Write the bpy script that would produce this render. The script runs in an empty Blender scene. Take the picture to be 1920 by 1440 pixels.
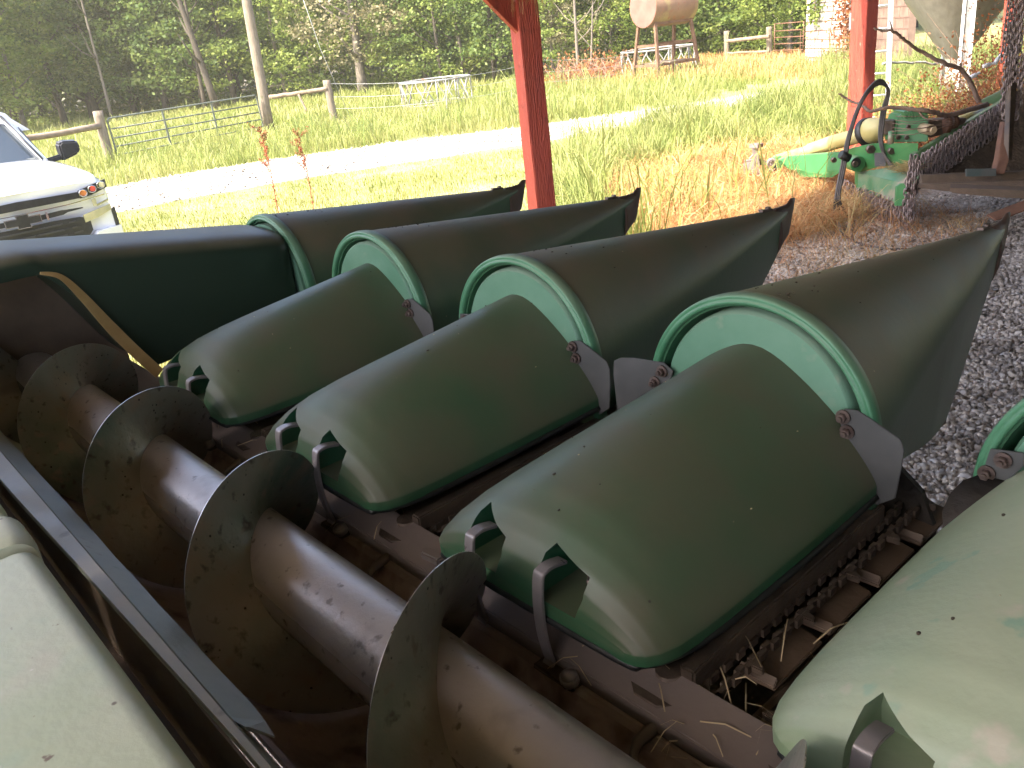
import bpy, bmesh, math, random
import numpy as np
from mathutils import Vector, Matrix, noise
random.seed(7); rng = np.random.default_rng(7)
S = bpy.context.scene
COL = S.collection
# ------------------------------------------------------------------ camera, sky, sun, exposure
YAW, PITCH, ROLL, FPX = 0.878987875, 0.393066315, -0.117687651, 1579.61408
CAMPOS = Vector((0, 0, 2.0))
_h = Vector((-math.sin(YAW), math.cos(YAW), 0)); _r0 = Vector((math.cos(YAW), math.sin(YAW), 0))
CF = _h*math.cos(PITCH) - Vector((0, 0, 1))*math.sin(PITCH); _u = _r0.cross(CF)
CR = _r0*math.cos(ROLL) + _u*math.sin(ROLL); CU = -_r0*math.sin(ROLL) + _u*math.cos(ROLL)
cd = bpy.data.cameras.new('camera'); cam = bpy.data.objects.new('camera', cd); COL.objects.link(cam)
cd.sensor_width = 36; cd.lens = FPX/1920*36; cd.clip_start = .02; cd.clip_end = 600
mw = Matrix((( CR.x, CU.x, -CF.x, 0), (CR.y, CU.y, -CF.y, 0), (CR.z, CU.z, -CF.z, 2.0), (0, 0, 0, 1)))
cam.matrix_world = mw; S.camera = cam
W = bpy.data.worlds.new("World"); S.world = W; W.use_nodes = True
nt = W.node_tree; bg = nt.nodes['Background']; sky = nt.nodes.new('ShaderNodeTexSky')
SUN = Vector((-.08, -.60, .79)).normalized()
sky.sky_type = 'NISHITA'; sky.sun_disc = False
sky.sun_elevation = math.asin(SUN.z); sky.sun_rotation = math.atan2(SUN.x, SUN.y)
sky.dust_density = 4.0; sky.air_density = .7; sky.ozone_density = .6
nt.links.new(sky.outputs[0], bg.inputs[0]); bg.inputs[1].default_value = .15
sl = bpy.data.lights.new('sun', 'SUN'); sl.energy = 2.7; sl.angle = math.radians(.5); sl.color = (1, .93, .80)
so = bpy.data.objects.new('sun', sl); COL.objects.link(so); so.rotation_euler = SUN.to_track_quat('Z', 'Y').to_euler()
so.location = (0, 0, 30)
S.view_settings.view_transform = 'Standard'; S.view_settings.look = 'None'
S.view_settings.exposure = 2.7; S.view_settings.gamma = 1
S.cycles.max_bounces = 8; S.cycles.diffuse_bounces = 5
G = -.25

def at(px, py, d):
    """a point of the place: seen in the direction (px, py), d metres away over the ground"""
    v = CF + CR*((px-960)/FPX) + CU*((720-py)/FPX)
    return CAMPOS + v*(d/math.hypot(v.x, v.y))
def onz(px, py, z=G):
    v = CF + CR*((px-960)/FPX) + CU*((720-py)/FPX)
    return CAMPOS + v*((z-2.0)/v.z)

# ------------------------------------------------------------------ materials
def nodes(name):
    m = bpy.data.materials.new(name); m.use_nodes = True
    t = m.node_tree; return m, t, t.nodes['Principled BSDF'], t.nodes.new, t.links.new
def mat(name, c1, c2=None, rough=.5, metal=0, scale=6, detail=6, bump=0, bscale=None, spots=None, dust=None, contrast=(.35, .65), coat=0, spec=None, streak=None, patches=None):
    m, t, P, N, L = nodes(name)
    c1 = (*c1, 1); c2 = (*(c2 or c1[:3]), 1)
    tc = N('ShaderNodeTexCoord'); nz = N('ShaderNodeTexNoise'); nz.inputs['Scale'].default_value = scale; nz.inputs['Detail'].default_value = detail
    nz.inputs['Roughness'].default_value = .6
    if streak:
        mp = N('ShaderNodeMapping'); mp.inputs['Scale'].default_value = streak; L(tc.outputs['Object'], mp.inputs[0]); L(mp.outputs[0], nz.inputs['Vector'])
    else: L(tc.outputs['Object'], nz.inputs['Vector'])
    mr = N('ShaderNodeMapRange'); mr.inputs[1].default_value, mr.inputs[2].default_value = contrast; L(nz.outputs[0], mr.inputs[0])
    mx = N('ShaderNodeMix'); mx.data_type = 'RGBA'; mx.inputs[6].default_value = c1; mx.inputs[7].default_value = c2; L(mr.outputs[0], mx.inputs[0])
    out = mx.outputs[2]; rsock = None
    def layer(out, fac, col):
        x = N('ShaderNodeMix'); x.data_type = 'RGBA'; x.inputs[7].default_value = (*col, 1); L(out, x.inputs[6]); L(fac, x.inputs[0]); return x.outputs[2]
    def nf(sc, lo, hi, det=4, st=None):
        n = N('ShaderNodeTexNoise'); n.inputs['Scale'].default_value = sc; n.inputs['Detail'].default_value = det
        if st:
            mp = N('ShaderNodeMapping'); mp.inputs['Scale'].default_value = st; L(tc.outputs['Object'], mp.inputs[0]); L(mp.outputs[0], n.inputs['Vector'])
        else: L(tc.outputs['Object'], n.inputs['Vector'])
        r = N('ShaderNodeMapRange'); r.inputs[1].default_value = lo; r.inputs[2].default_value = hi; L(n.outputs[0], r.inputs[0]); return r.outputs[0]
    def mul(a, b):
        x = N('ShaderNodeMath'); x.operation = 'MULTIPLY'; L(a, x.inputs[0])
        if isinstance(b, (int, float)): x.inputs[1].default_value = b
        else: L(b, x.inputs[1])
        return x.outputs[0]
    if patches:
        for (col, sc, lo, hi) in patches: out = layer(out, nf(sc, lo, hi), col)
    if dust:       # settled dust on what faces up: (colour, amount, z threshold low, high)
        col, amt, lo, hi = dust
        g = N('ShaderNodeNewGeometry'); sx = N('ShaderNodeSeparateXYZ'); L(g.outputs['Normal'], sx.inputs[0])
        r = N('ShaderNodeMapRange'); r.interpolation_type = 'SMOOTHSTEP'; r.inputs[1].default_value = lo; r.inputs[2].default_value = hi; L(sx.outputs[2], r.inputs[0])
        f = mul(mul(r.outputs[0], nf(5, -.1, .8, 8)), amt)
        out = layer(out, f, col)
        rr = N('ShaderNodeMapRange'); rr.inputs[3].default_value = rough; rr.inputs[4].default_value = min(1, rough+.35); L(f, rr.inputs[0]); rsock = rr.outputs[0]
    if spots:      # small flecks: (colour, scale, threshold)
        for (col, sc, th) in spots:
            v = N('ShaderNodeTexVoronoi'); v.inputs['Scale'].default_value = sc; L(tc.outputs['Object'], v.inputs['Vector'])
            r = N('ShaderNodeMapRange'); r.inputs[1].default_value = th; r.inputs[2].default_value = th*.6; L(v.outputs['Distance'], r.inputs[0])
            out = layer(out, mul(r.outputs[0], nf(sc*.37, .55, .6, 2)), col)
    L(out, P.inputs['Base Color'])
    if rsock: L(rsock, P.inputs['Roughness'])
    else:
        rr = N('ShaderNodeMapRange'); rr.inputs[3].default_value = max(0, rough-.07); rr.inputs[4].default_value = min(1, rough+.1); L(mr.outputs[0], rr.inputs[0]); L(rr.outputs[0], P.inputs['Roughness'])
    P.inputs['Metallic'].default_value = metal
    if coat: P.inputs['Coat Weight'].default_value = coat
    if spec is not None: P.inputs['Specular IOR Level'].default_value = spec
    if bump:
        b = N('ShaderNodeBump'); b.inputs['Strength'].default_value = bump; b.inputs['Distance'].default_value = .02
        n2 = N('ShaderNodeTexNoise'); n2.inputs['Scale'].default_value = bscale or scale*4; n2.inputs['Detail'].default_value = 6
        if streak: L(mp.outputs[0], n2.inputs['Vector'])
        else: L(tc.outputs['Object'], n2.inputs['Vector'])
        L(n2.outputs[0], b.inputs['Height']); L(b.outputs[0], P.inputs['Normal'])
    return m
def leafmat(name, cols, trans=.35, rough=.55, nscale=.5, glow=None):
    """foliage: a colour per leaf or blade, plus broad light and dark drifts"""
    m, t, P, N, L = nodes(name)
    g = N('ShaderNodeNewGeometry'); cr = N('ShaderNodeValToRGB'); e = cr.color_ramp.elements
    while len(e) < len(cols): e.new(.5)
    for i, c in enumerate(cols): e[i].position = i/(len(cols)-1); e[i].color = (*c, 1)
    nz = N('ShaderNodeTexNoise'); nz.inputs['Scale'].default_value = nscale; nz.inputs['Detail'].default_value = 3
    tc = N('ShaderNodeTexCoord'); oi = N('ShaderNodeObjectInfo')
    L(g.outputs['Position'], nz.inputs['Vector'])
    a = N('ShaderNodeMapRange'); a.inputs[1].default_value = .3; a.inputs[2].default_value = .7; L(nz.outputs[0], a.inputs[0])
    mxx = N('ShaderNodeMix'); mxx.inputs[0].default_value = .5; L(a.outputs[0], mxx.inputs[2]); L(g.outputs['Random Per Island'], mxx.inputs[3])
    L(mxx.outputs[0], cr.inputs[0])
    P.inputs['Roughness'].default_value = rough
    L(cr.outputs[0], P.inputs['Base Color']); P.inputs['Specular IOR Level'].default_value = .25
    tr = N('ShaderNodeBsdfTranslucent'); L(cr.outputs[0], tr.inputs[0]); ms = N('ShaderNodeMixShader'); ms.inputs[0].default_value = trans
    L(P.outputs[0], ms.inputs[1]); L(tr.outputs[0], ms.inputs[2]); L(ms.outputs[0], t.nodes['Material Output'].inputs[0])
    return m
DUST = (.105, .084, .052)
M = {}
M['hood'] = mat('green_plastic', (.014, .078, .034), (.024, .10, .048), .28, scale=3, dust=(DUST, .92, -.15, .6), spots=[((.03, .025, .02), 17, .06)], bump=.03, bscale=40)
M['hood_faded'] = mat('faded_green_plastic', (.22, .31, .18), (.32, .37, .23), .38, scale=3.5, dust=((.40, .37, .27), .5, .1, .9), patches=[((.12, .29, .19), 12, .62, .67), ((.42, .38, .28), 13, .62, .72), ((.36, .40, .28), 3, .5, .7)], spots=[((.45, .4, .32), 30, .1), ((.04, .03, .02), 20, .06)], bump=.05, bscale=60)
M['disc'] = mat('light_green_plastic', (.085, .19, .12), (.13, .24, .165), .38, scale=4, dust=((.35, .34, .27), .35, .2, .9), patches=[((.25, .27, .2), 11, .66, .8)], bump=.03, bscale=50)
M['rim'] = mat('rim_green_plastic', (.045, .155, .075), (.08, .205, .115), .4, scale=9, dust=((.3, .3, .22), .5, .2, .9), bump=.04, bscale=60)
M['snout'] = mat('snout_green_plastic', (.022, .085, .042), (.035, .105, .05), .34, scale=2.5, dust=((.19, .135, .09), .88, -.15, .65), spots=[((.03, .025, .02), 15, .075), ((.4, .3, .2), 19, .06)], bump=.03, bscale=40)
M['shield'] = mat('shield_green_paint', (.017, .034, .022), (.025, .043, .028), .33, scale=2, dust=((.22, .19, .13), .7, .3, .9), bump=.03, bscale=20)
M['steel'] = mat('dusty_dark_steel', (.19, .16, .155), (.26, .22, .205), .45, .35, scale=5, dust=((.17, .12, .09), .7, .1, .9), bump=.08, bscale=50)
M['plate'] = mat('grey_painted_plate', (.062, .062, .060), (.085, .083, .080), .48, .1, scale=8, bump=.03, bscale=60)
M['tube'] = mat('worn_auger_tube', (.50, .44, .41), (.62, .55, .51), .25, .5, scale=4, dust=((.42, .35, .30), .45, .0, 1), spots=[((.35, .3, .22), 14, .08)], patches=[((.20, .14, .11), 6, .6, .75), ((.5, .44, .35), 9, .70, .76), ((.18, .15, .13), 34, .62, .70)], bump=.06, bscale=90)
M['flight'] = mat('worn_green_flighting', (.34, .29, .245), (.27, .27, .215), .36, .35, scale=5, patches=[((.12, .185, .14), 3, .5, .72), ((.36, .25, .18), 5, .56, .7), ((.08, .055, .045), 13, .68, .74), ((.30, .25, .20), 26, .56, .72), ((.12, .10, .085), 38, .60, .72)], spots=[((.02, .012, .01), 60, .2)], bump=.12, bscale=45)
M['bare_edge'] = mat('shiny_worn_edge', (.55, .5, .45), (.7, .65, .6), .3, 1, scale=20)
M['trough'] = mat('worn_trough_steel', (.38, .275, .23), (.50, .40, .36), .42, .2, scale=5, patches=[((.15, .10, .075), 9, .5, .66), ((.36, .30, .31), 3, .55, .7)], bump=.15, bscale=60)
M['grime'] = mat('grimy_steel', (.07, .05, .038), (.13, .09, .06), .6, .15, scale=9, bump=.3, bscale=40)
M['chainm'] = mat('rusty_chain', (.075, .055, .042), (.12, .085, .062), .5, .3, scale=20, bump=.2, bscale=80)
M['strap'] = mat('strap_steel', (.26, .235, .235), (.36, .32, .31), .33, .5, scale=10, bump=.05)
M['bolt'] = mat('rusty_bolt', (.12, .085, .075), (.2, .15, .13), .45, .8, scale=30, bump=.1)
M['beam'] = mat('pale_green_painted_steel', (.42, .46, .32), (.55, .53, .42), .42, scale=2.2, patches=[((.36, .45, .34), 6, .58, .70), ((.50, .47, .37), 9, .60, .8), ((.20, .15, .11), 28, .71, .74)], spots=[((.12, .09, .07), 24, .09), ((.6, .57, .5), 30, .07)], bump=.06, bscale=50)
M['lip'] = mat('lit_tan_lip', (.50, .45, .38), (.62, .56, .48), .45, scale=8, patches=[((.2, .14, .1), 11, .64, .72)])
M['sheet'] = mat('grey_green_sheet', (.30, .31, .25), (.40, .38, .31), .42, .1, scale=4, patches=[((.10, .06, .045), 5, .58, .7)], bump=.06, bscale=40)
M['strip'] = mat('blue_grey_wear_strip', (.38, .43, .43), (.50, .53, .51), .5, .1, scale=7, patches=[((.26, .20, .19), 8, .62, .7), ((.12, .26, .21), 6, .62, .68)], spots=[((.07, .05, .05), 22, .1)], bump=.15, bscale=25)
M['brownsheet'] = mat('brown_stained_sheet', (.16, .11, .075), (.23, .165, .11), .5, .0, scale=5, bump=.1)
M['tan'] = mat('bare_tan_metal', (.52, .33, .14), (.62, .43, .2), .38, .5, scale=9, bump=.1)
M['tipm'] = mat('brown_snout_tip', (.07, .045, .035), (.11, .07, .055), .55, .2, scale=14, bump=.1)
M['deck'] = mat('dusty_brown_deck', (.10, .065, .042), (.155, .105, .07), .6, .1, scale=9, bump=.15)
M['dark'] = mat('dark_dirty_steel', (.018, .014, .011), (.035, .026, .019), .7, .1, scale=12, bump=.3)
M['apron'] = mat('dusty_apron_steel', (.30, .225, .19), (.40, .32, .285), .45, .2, scale=6, patches=[((.16, .11, .085), 8, .55, .7), ((.46, .40, .37), 15, .6, .72)], bump=.12, bscale=50)
M['black'] = mat('black_rubber', (.012, .012, .012), None, .5)
M['redwood'] = mat('red_painted_wood', (.36, .045, .028), (.46, .075, .045), .6, scale=3, streak=(9, 9, .8), patches=[((.22, .03, .02), 9, .6, .75), ((.5, .16, .11), 13, .66, .74)], bump=.9, bscale=14)

# ------------------------------------------------------------------ mesh helpers
def thing(name, label, cat, loc=(0, 0, 0), rotz=0, group=None):
    o = bpy.data.objects.new(name, None); COL.objects.link(o); o.empty_display_size = .1
    o.location = loc; o.rotation_euler = (0, 0, rotz); o['label'] = label; o['category'] = cat
    if group: o['group'] = group
    return o
def tag(o, label=None, cat=None, group=None, kind=None):
    for k, v in (('label', label), ('category', cat), ('group', group), ('kind', kind)):
        if v: o[k] = v
    return o
def root_loc(p):
    while p.parent: p = p.parent
    return p.location
class MB:
    def __init__(s): s.v = []; s.f = []; s.m = []; s.sm = []; s.cur = 0; s.smooth = False
    def add(s, vs, fs, smooth=None):
        b = len(s.v); s.v += [tuple(v) for v in vs]; s.f += [tuple(b+i for i in f) for f in fs]
        s.m += [s.cur]*len(fs); s.sm += [s.smooth if smooth is None else smooth]*len(fs); return s
    def box(s, c, size, rot=None):
        c = Vector(c); hx, hy, hz = [q/2 for q in size]
        vs = [Vector((x*hx, y*hy, z*hz)) for x in (-1, 1) for y in (-1, 1) for z in (-1, 1)]
        if rot is not None: vs = [rot @ v for v in vs]
        return s.add([v+c for v in vs], [(0, 1, 3, 2), (4, 6, 7, 5), (0, 4, 5, 1), (2, 3, 7, 6), (0, 2, 6, 4), (1, 5, 7, 3)], False)
    def bar(s, a, b, w, h, up=(0, 0, 1)):
        a, b = Vector(a), Vector(b); d = b-a; L_ = d.length; d.normalize(); up = Vector(up)
        x = d.cross(up); x = x.normalized() if x.length > 1e-4 else Vector((1, 0, 0)); z = x.cross(d)
        R = Matrix((x, d, z)).transposed(); return s.box((a+b)/2, (w, L_, h), R)
    def tube(s, pts, r, n=8, closed=False, caps=True):
        pts = [Vector(p) for p in pts]; k = len(pts); rs = r if isinstance(r, (list, tuple)) else [r]*k
        vs = []; prev = None
        for i, p in enumerate(pts):
            if closed: d = pts[(i+1) % k]-pts[i-1]
            else: d = pts[min(i+1, k-1)]-pts[max(i-1, 0)]
            d = d.normalized() if d.length > 1e-9 else Vector((0, 0, 1))
            if prev is None:
                a = Vector((0, 0, 1)) if abs(d.z) < .9 else Vector((1, 0, 0)); x = d.cross(a).normalized()
            else: x = (prev - d*prev.dot(d)); x = x.normalized() if x.length > 1e-6 else prev
            prev = x; y = d.cross(x)
            for j in range(n):
                t = 2*math.pi*j/n; vs.append(p + (x*math.cos(t)+y*math.sin(t))*rs[i])
        fs = []
        for i in range(k if closed else k-1):
            for j in range(n):
                a_, b_ = i*n+j, i*n+(j+1) % n; c_, d_ = ((i+1) % k)*n+(j+1) % n, ((i+1) % k)*n+j; fs.append((a_, b_, c_, d_))
        s.add(vs, fs, True)
        if caps and not closed: s.add(vs[:n], [tuple(range(n-1, -1, -1))], False); s.add(vs[-n:], [tuple(range(n))], False)
        return s
    def loft(s, secs, closed=True, cap0=True, cap1=True, smooth=True):
        n = len(secs[0]); vs = [p for q in secs for p in q]; fs = []
        for i in range(len(secs)-1):
            for j in range(n if closed else n-1):
                fs.append((i*n+j, i*n+(j+1) % n, (i+1)*n+(j+1) % n, (i+1)*n+j))
        s.add(vs, fs, smooth)
        if cap0: s.add(secs[0], [tuple(range(n-1, -1, -1))], smooth)
        if cap1: s.add(secs[-1], [tuple(range(n))], smooth)
        return s
    def slab(s, poly, ext):
        """a flat outline given its thickness"""
        e = Vector(ext); n = len(poly); P = [Vector(p) for p in poly]; Q = [p+e for p in P]
        s.add(P+Q, [tuple(range(n-1, -1, -1)), tuple(range(n, 2*n))]+[(i, (i+1) % n, n+(i+1) % n, n+i) for i in range(n)], False); return s
    def sweep(s, prof, p0, p1, closed=True):
        """profile of (y,z) run along x from p0 to p1"""
        return s.loft([[(x, y, z) for y, z in prof] for x in (p0, p1)], closed, closed, closed, False)
    def cyl(s, c, ax, r, h, n=16, r2=None):
        c = Vector(c); ax = Vector(ax).normalized(); a = Vector((0, 0, 1)) if abs(ax.z) < .9 else Vector((1, 0, 0)); x = ax.cross(a).normalized(); y = ax.cross(x)
        r2 = r if r2 is None else r2
        A = [c-ax*h/2+(x*math.cos(2*math.pi*i/n)+y*math.sin(2*math.pi*i/n))*r for i in range(n)]
        B = [c+ax*h/2+(x*math.cos(2*math.pi*i/n)+y*math.sin(2*math.pi*i/n))*r2 for i in range(n)]
        s.add(A+B, [(i, (i+1) % n, n+(i+1) % n, n+i) for i in range(n)], True); s.add(A, [tuple(range(n-1, -1, -1))], False); s.add(B, [tuple(range(n))], False); return s
    def sphere(s, c, r, n=12, sc=(1, 1, 1)):
        c = Vector(c); vs = []; fs = []; m = n//2
        for i in range(m+1):
            p = math.pi*i/m
            for j in range(n): t = 2*math.pi*j/n; vs.append(c+Vector((r*sc[0]*math.sin(p)*math.cos(t), r*sc[1]*math.sin(p)*math.sin(t), r*sc[2]*math.cos(p))))
        for i in range(m):
            for j in range(n): fs.append((i*n+j, (i+1)*n+j, (i+1)*n+(j+1) % n, i*n+(j+1) % n))
        return s.add(vs, fs, True)
    def build(s, name, mats, parent=None, world=True, bevel=0, weld=True, auto=None):
        me = bpy.data.meshes.new(name)
        off = root_loc(parent) if (parent is not None and world) else Vector((0, 0, 0))
        me.from_pydata([tuple(Vector(v)-off) for v in s.v], [], s.f)
        for m_ in (mats if isinstance(mats, (list, tuple)) else [mats]): me.materials.append(m_)
        me.polygons.foreach_set('material_index', s.m); me.polygons.foreach_set('use_smooth', s.sm)
        bm = bmesh.new(); bm.from_mesh(me)
        if weld: bmesh.ops.remove_doubles(bm, verts=bm.verts, dist=1e-5)
        bmesh.ops.recalc_face_normals(bm, faces=bm.faces)
        if bevel:
            ed = [e for e in bm.edges if len(e.link_faces) == 2 and e.calc_face_angle(0) > math.radians(35)]
            bmesh.ops.bevel(bm, geom=ed, offset=bevel, segments=2, affect='EDGES', clamp_overlap=True)
            for f in bm.faces: f.smooth = True
        bm.to_mesh(me); bm.free()
        if bevel or auto: me.set_sharp_from_angle(angle=math.radians(auto or 35))
        o = bpy.data.objects.new(name, me); COL.objects.link(o)
        if parent is not None: o.parent = parent
        return o
def copy_tree(o, parent=None):
    c = o.copy(); COL.objects.link(c)
    if parent is not None: c.parent = parent
    for ch in [x for x in bpy.data.objects if x.parent == o]: copy_tree(ch, c)
    return c
def boolean(o, cutters, op='DIFFERENCE'):
    for c in cutters:
        md = o.modifiers.new('b', 'BOOLEAN'); md.operation = op; md.object = c; md.solver = 'EXACT'
    dg = bpy.context.evaluated_depsgraph_get(); dg.update()
    me = bpy.data.meshes.new_from_object(o.evaluated_get(dg)); o.modifiers.clear(); old = o.data; o.data = me; me.name = old.name
    for c in cutters: bpy.data.objects.remove(c, do_unlink=True)
def bezier(p, n=24):
    """smooth curve through the points"""
    p = [Vector(q) for q in p]; out = []
    for i in range(len(p)-1):
        a = p[max(i-1, 0)]; b = p[i]; c = p[i+1]; d = p[min(i+2, len(p)-1)]
        for k in range(n): t = k/n; out.append(.5*((2*b)+(c-a)*t+(2*a-5*b+4*c-d)*t*t+(3*b-3*c+d-a)*t**3))
    out.append(p[-1]); return out

# ================================================================== CORN HEADER
hd = thing('corn_header', 'dusty green corn header with pointed snouts and a long auger under the shed roof', 'corn header', (-1.2, .8, G))
CX = lambda t: -3.262+.762*t
def hood_section(y, w, zt, p, zb=1.055, q=.8, n=40):
    pts = []
    for i in range(n+1):
        a = math.pi*i/n; u = -math.cos(a)       # -1..1
        e = .10; au = (math.sqrt(u*u+e*e)-e)/(math.sqrt(1+e*e)-e); h = (1-min(1, au)**p)**q
        # sides flare so the lowest part stands nearly upright
        pts.append((u*w, y, zb+.02+(zt-zb-.02)*h))
    pts += [(w, y, zb), (-w, y, zb)]
    return pts
ST = [(.778, .235, 1.088, 3.0), (.782, .252, 1.112, 2.9), (.792, .268, 1.142, 2.7), (.812, .282, 1.172, 2.4), (.845, .292, 1.202, 2.1), (.90, .298, 1.229, 1.85),
      (.97, .301, 1.247, 1.68), (1.05, .302, 1.261, 1.56), (1.2, .303, 1.281, 1.43), (1.35, .302, 1.300, 1.33), (1.50, .300, 1.319, 1.24)]
def interp_st(k=5):
    out = []
    for i in range(len(ST)-1):
        a, b = ST[i], ST[i+1]
        for j in range(k): t = j/k; out.append(tuple(a[m]+(b[m]-a[m])*t for m in range(4)))
    out.append(ST[-1]); return out
def shift(pts, dx): return [(p[0]+dx, p[1], p[2]) for p in pts]
def bolt(mb, c, ax, r=.013):
    c = Vector(c); ax = Vector(ax).normalized()
    mb.cyl(c+ax*.003, ax, r*1.55, .005, 18); mb.cyl(c+ax*.010, ax, r, .012, 6); mb.cyl(c+ax*.018, ax, r*.55, .008, 10)
def arc_pts(R, cz, y, a0=-22, a1=202, n=44, cx=0):
    return [(cx+R*math.cos(math.radians(a0+(a1-a0)*i/n)), y, cz+R*math.sin(math.radians(a0+(a1-a0)*i/n))) for i in range(n+1)]

def make_row(t, faded):
    x0 = CX(t); HM = M['hood_faded'] if faded else M['hood']
    # hood
    mb = MB(); mb.loft([shift(hood_section(*s_), x0) for s_ in interp_st()])
    h = mb.build('row_hood', HM, hd)
    cuts = []
    off = Vector(hd.location)
    for xa, xb in ((-.158, -.062), (.040, .140)):
        c = MB(); ya, yb = .74, .885
        prof = [(xa-.004, 1.088), (xb-.012, 1.088), (xb, 1.125), (xb, 1.158), (xa+.012, 1.182), (xa-.002, 1.165), (xa-.006, 1.12)]
        c.slab([(x0+u, ya, z) for u, z in prof], (0, yb-ya, 0))
        o = c.build('cut', HM, None); cuts.append(o)
    bpy.context.view_layer.update()
    boolean(h, cuts)
    bm = bmesh.new(); bm.from_mesh(h.data)
    bm.to_mesh(h.data); bm.free()
    for p in h.data.polygons: p.use_smooth = True
    h.data.set_sharp_from_angle(angle=math.radians(38))
    bv = h.modifiers.new('bev', 'BEVEL'); bv.width = .006; bv.segments = 3; bv.limit_method = 'ANGLE'; bv.angle_limit = math.radians(38); bv.harden_normals = False
    # rubber lip under the hood
    mb = MB()
    for side in (0,):
        pts = [(x0-.300, 1.48, 1.05), (x0-.304, 1.2, 1.05), (x0-.300, .97, 1.05), (x0-.285, .86, 1.05), (x0-.255, .80, 1.05), (x0-.20, .782, 1.05), (x0+.20, .782, 1.05), (x0+.255, .80, 1.05), (x0+.285, .86, 1.05), (x0+.300, .97, 1.05), (x0+.304, 1.2, 1.05), (x0+.300, 1.48, 1.05)]
        mb.tube(bezier(pts, 6), .008, 6)
    mb.build('hood_lip', M['black'], hd)
    # pocket floor pieces and small screw in the right pocket
    mb = MB(); bolt(mb, (x0+.126, .845, 1.128), (-.5, -1, 0), .009); mb.box((x0+.118, .865, 1.128), (.05, .03, .05)); mb.build('screw', M['bolt'], h)
    # latch straps
    for xs, rot in ((-.136, 0), (.050, 0)):
        mb = MB(); w = .025
        path = [(.835, 1.140), (.806, 1.147), (.786, 1.146), (.775, 1.136), (.768, 1.08), (.769, 1.02), (.776, .975), (.780, .955), (.772, .948)]
        P3 = bezier([(x0+xs, y, z) for y, z in path], 5)
        secs = []
        for i, p in enumerate(P3):
            d = (P3[min(i+1, len(P3)-1)]-P3[max(i-1, 0)]).normalized(); nrm = Vector((0, -d.z, d.y))
            secs.append([p+Vector((-w/2, 0, 0))+nrm*.0035, p+Vector((w/2, 0, 0))+nrm*.0035, p+Vector((w/2, 0, 0))-nrm*.0035, p+Vector((-w/2, 0, 0))-nrm*.0035])
        mb.loft(secs, smooth=False); mb.build('latch_strap', M['strap'], hd, bevel=.0015)
    mb = MB(); mb.box((x0+.075, .782, .942), (.10, .05, .012)); mb.build('strap_foot', M['grime'], hd, bevel=.004)
    mb = MB(); mb.cyl((x0+.11, .768, .955), (0, -.25, 1), .017, .016, 16); mb.sphere((x0+.11, .768, .961), .016, 14, (1, 1, .7)); mb.build('bolt', M['strap'], hd)
    # back plate
    mb = MB(); R, cz = .242, 1.150
    A = [(x0+.243, 1.49, 1.02)]+shift(arc_pts(R, cz, 1.49, 0, 180, 44), x0)+[(x0-.243, 1.49, 1.02)]
    A = [(x, y, z) for x, y, z in A]
    k = len(A)
    def ring(y, g): return [(x0+(x-x0)*g, y, 1.1+(z-1.1)*g) for x, _, z in A]
    mb.loft([ring(1.60, 1.0), ring(1.512, 1.0), ring(1.502, .992), ring(1.497, .975)]); mb.build('back_plate', M['disc'], hd, auto=40)
    snout(x0)
    plates(x0, t)
    chain_track(x0)
    mb = MB(); mb.slab([(x0-.37, 1.63, .79), (x0+.37, 1.63, .79), (x0+.36, 1.63, .93), (x0+.33, 1.63, 1.0), (x0+.27, 1.63, 1.05), (x0-.27, 1.63, 1.05), (x0-.33, 1.63, 1.0), (x0-.36, 1.63, .93)], (0, .015, 0)); mb.build('gap_shade_panel', M['dark'], hd)  # dark sheet added so no light shows through the gaps below the snouts

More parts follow.
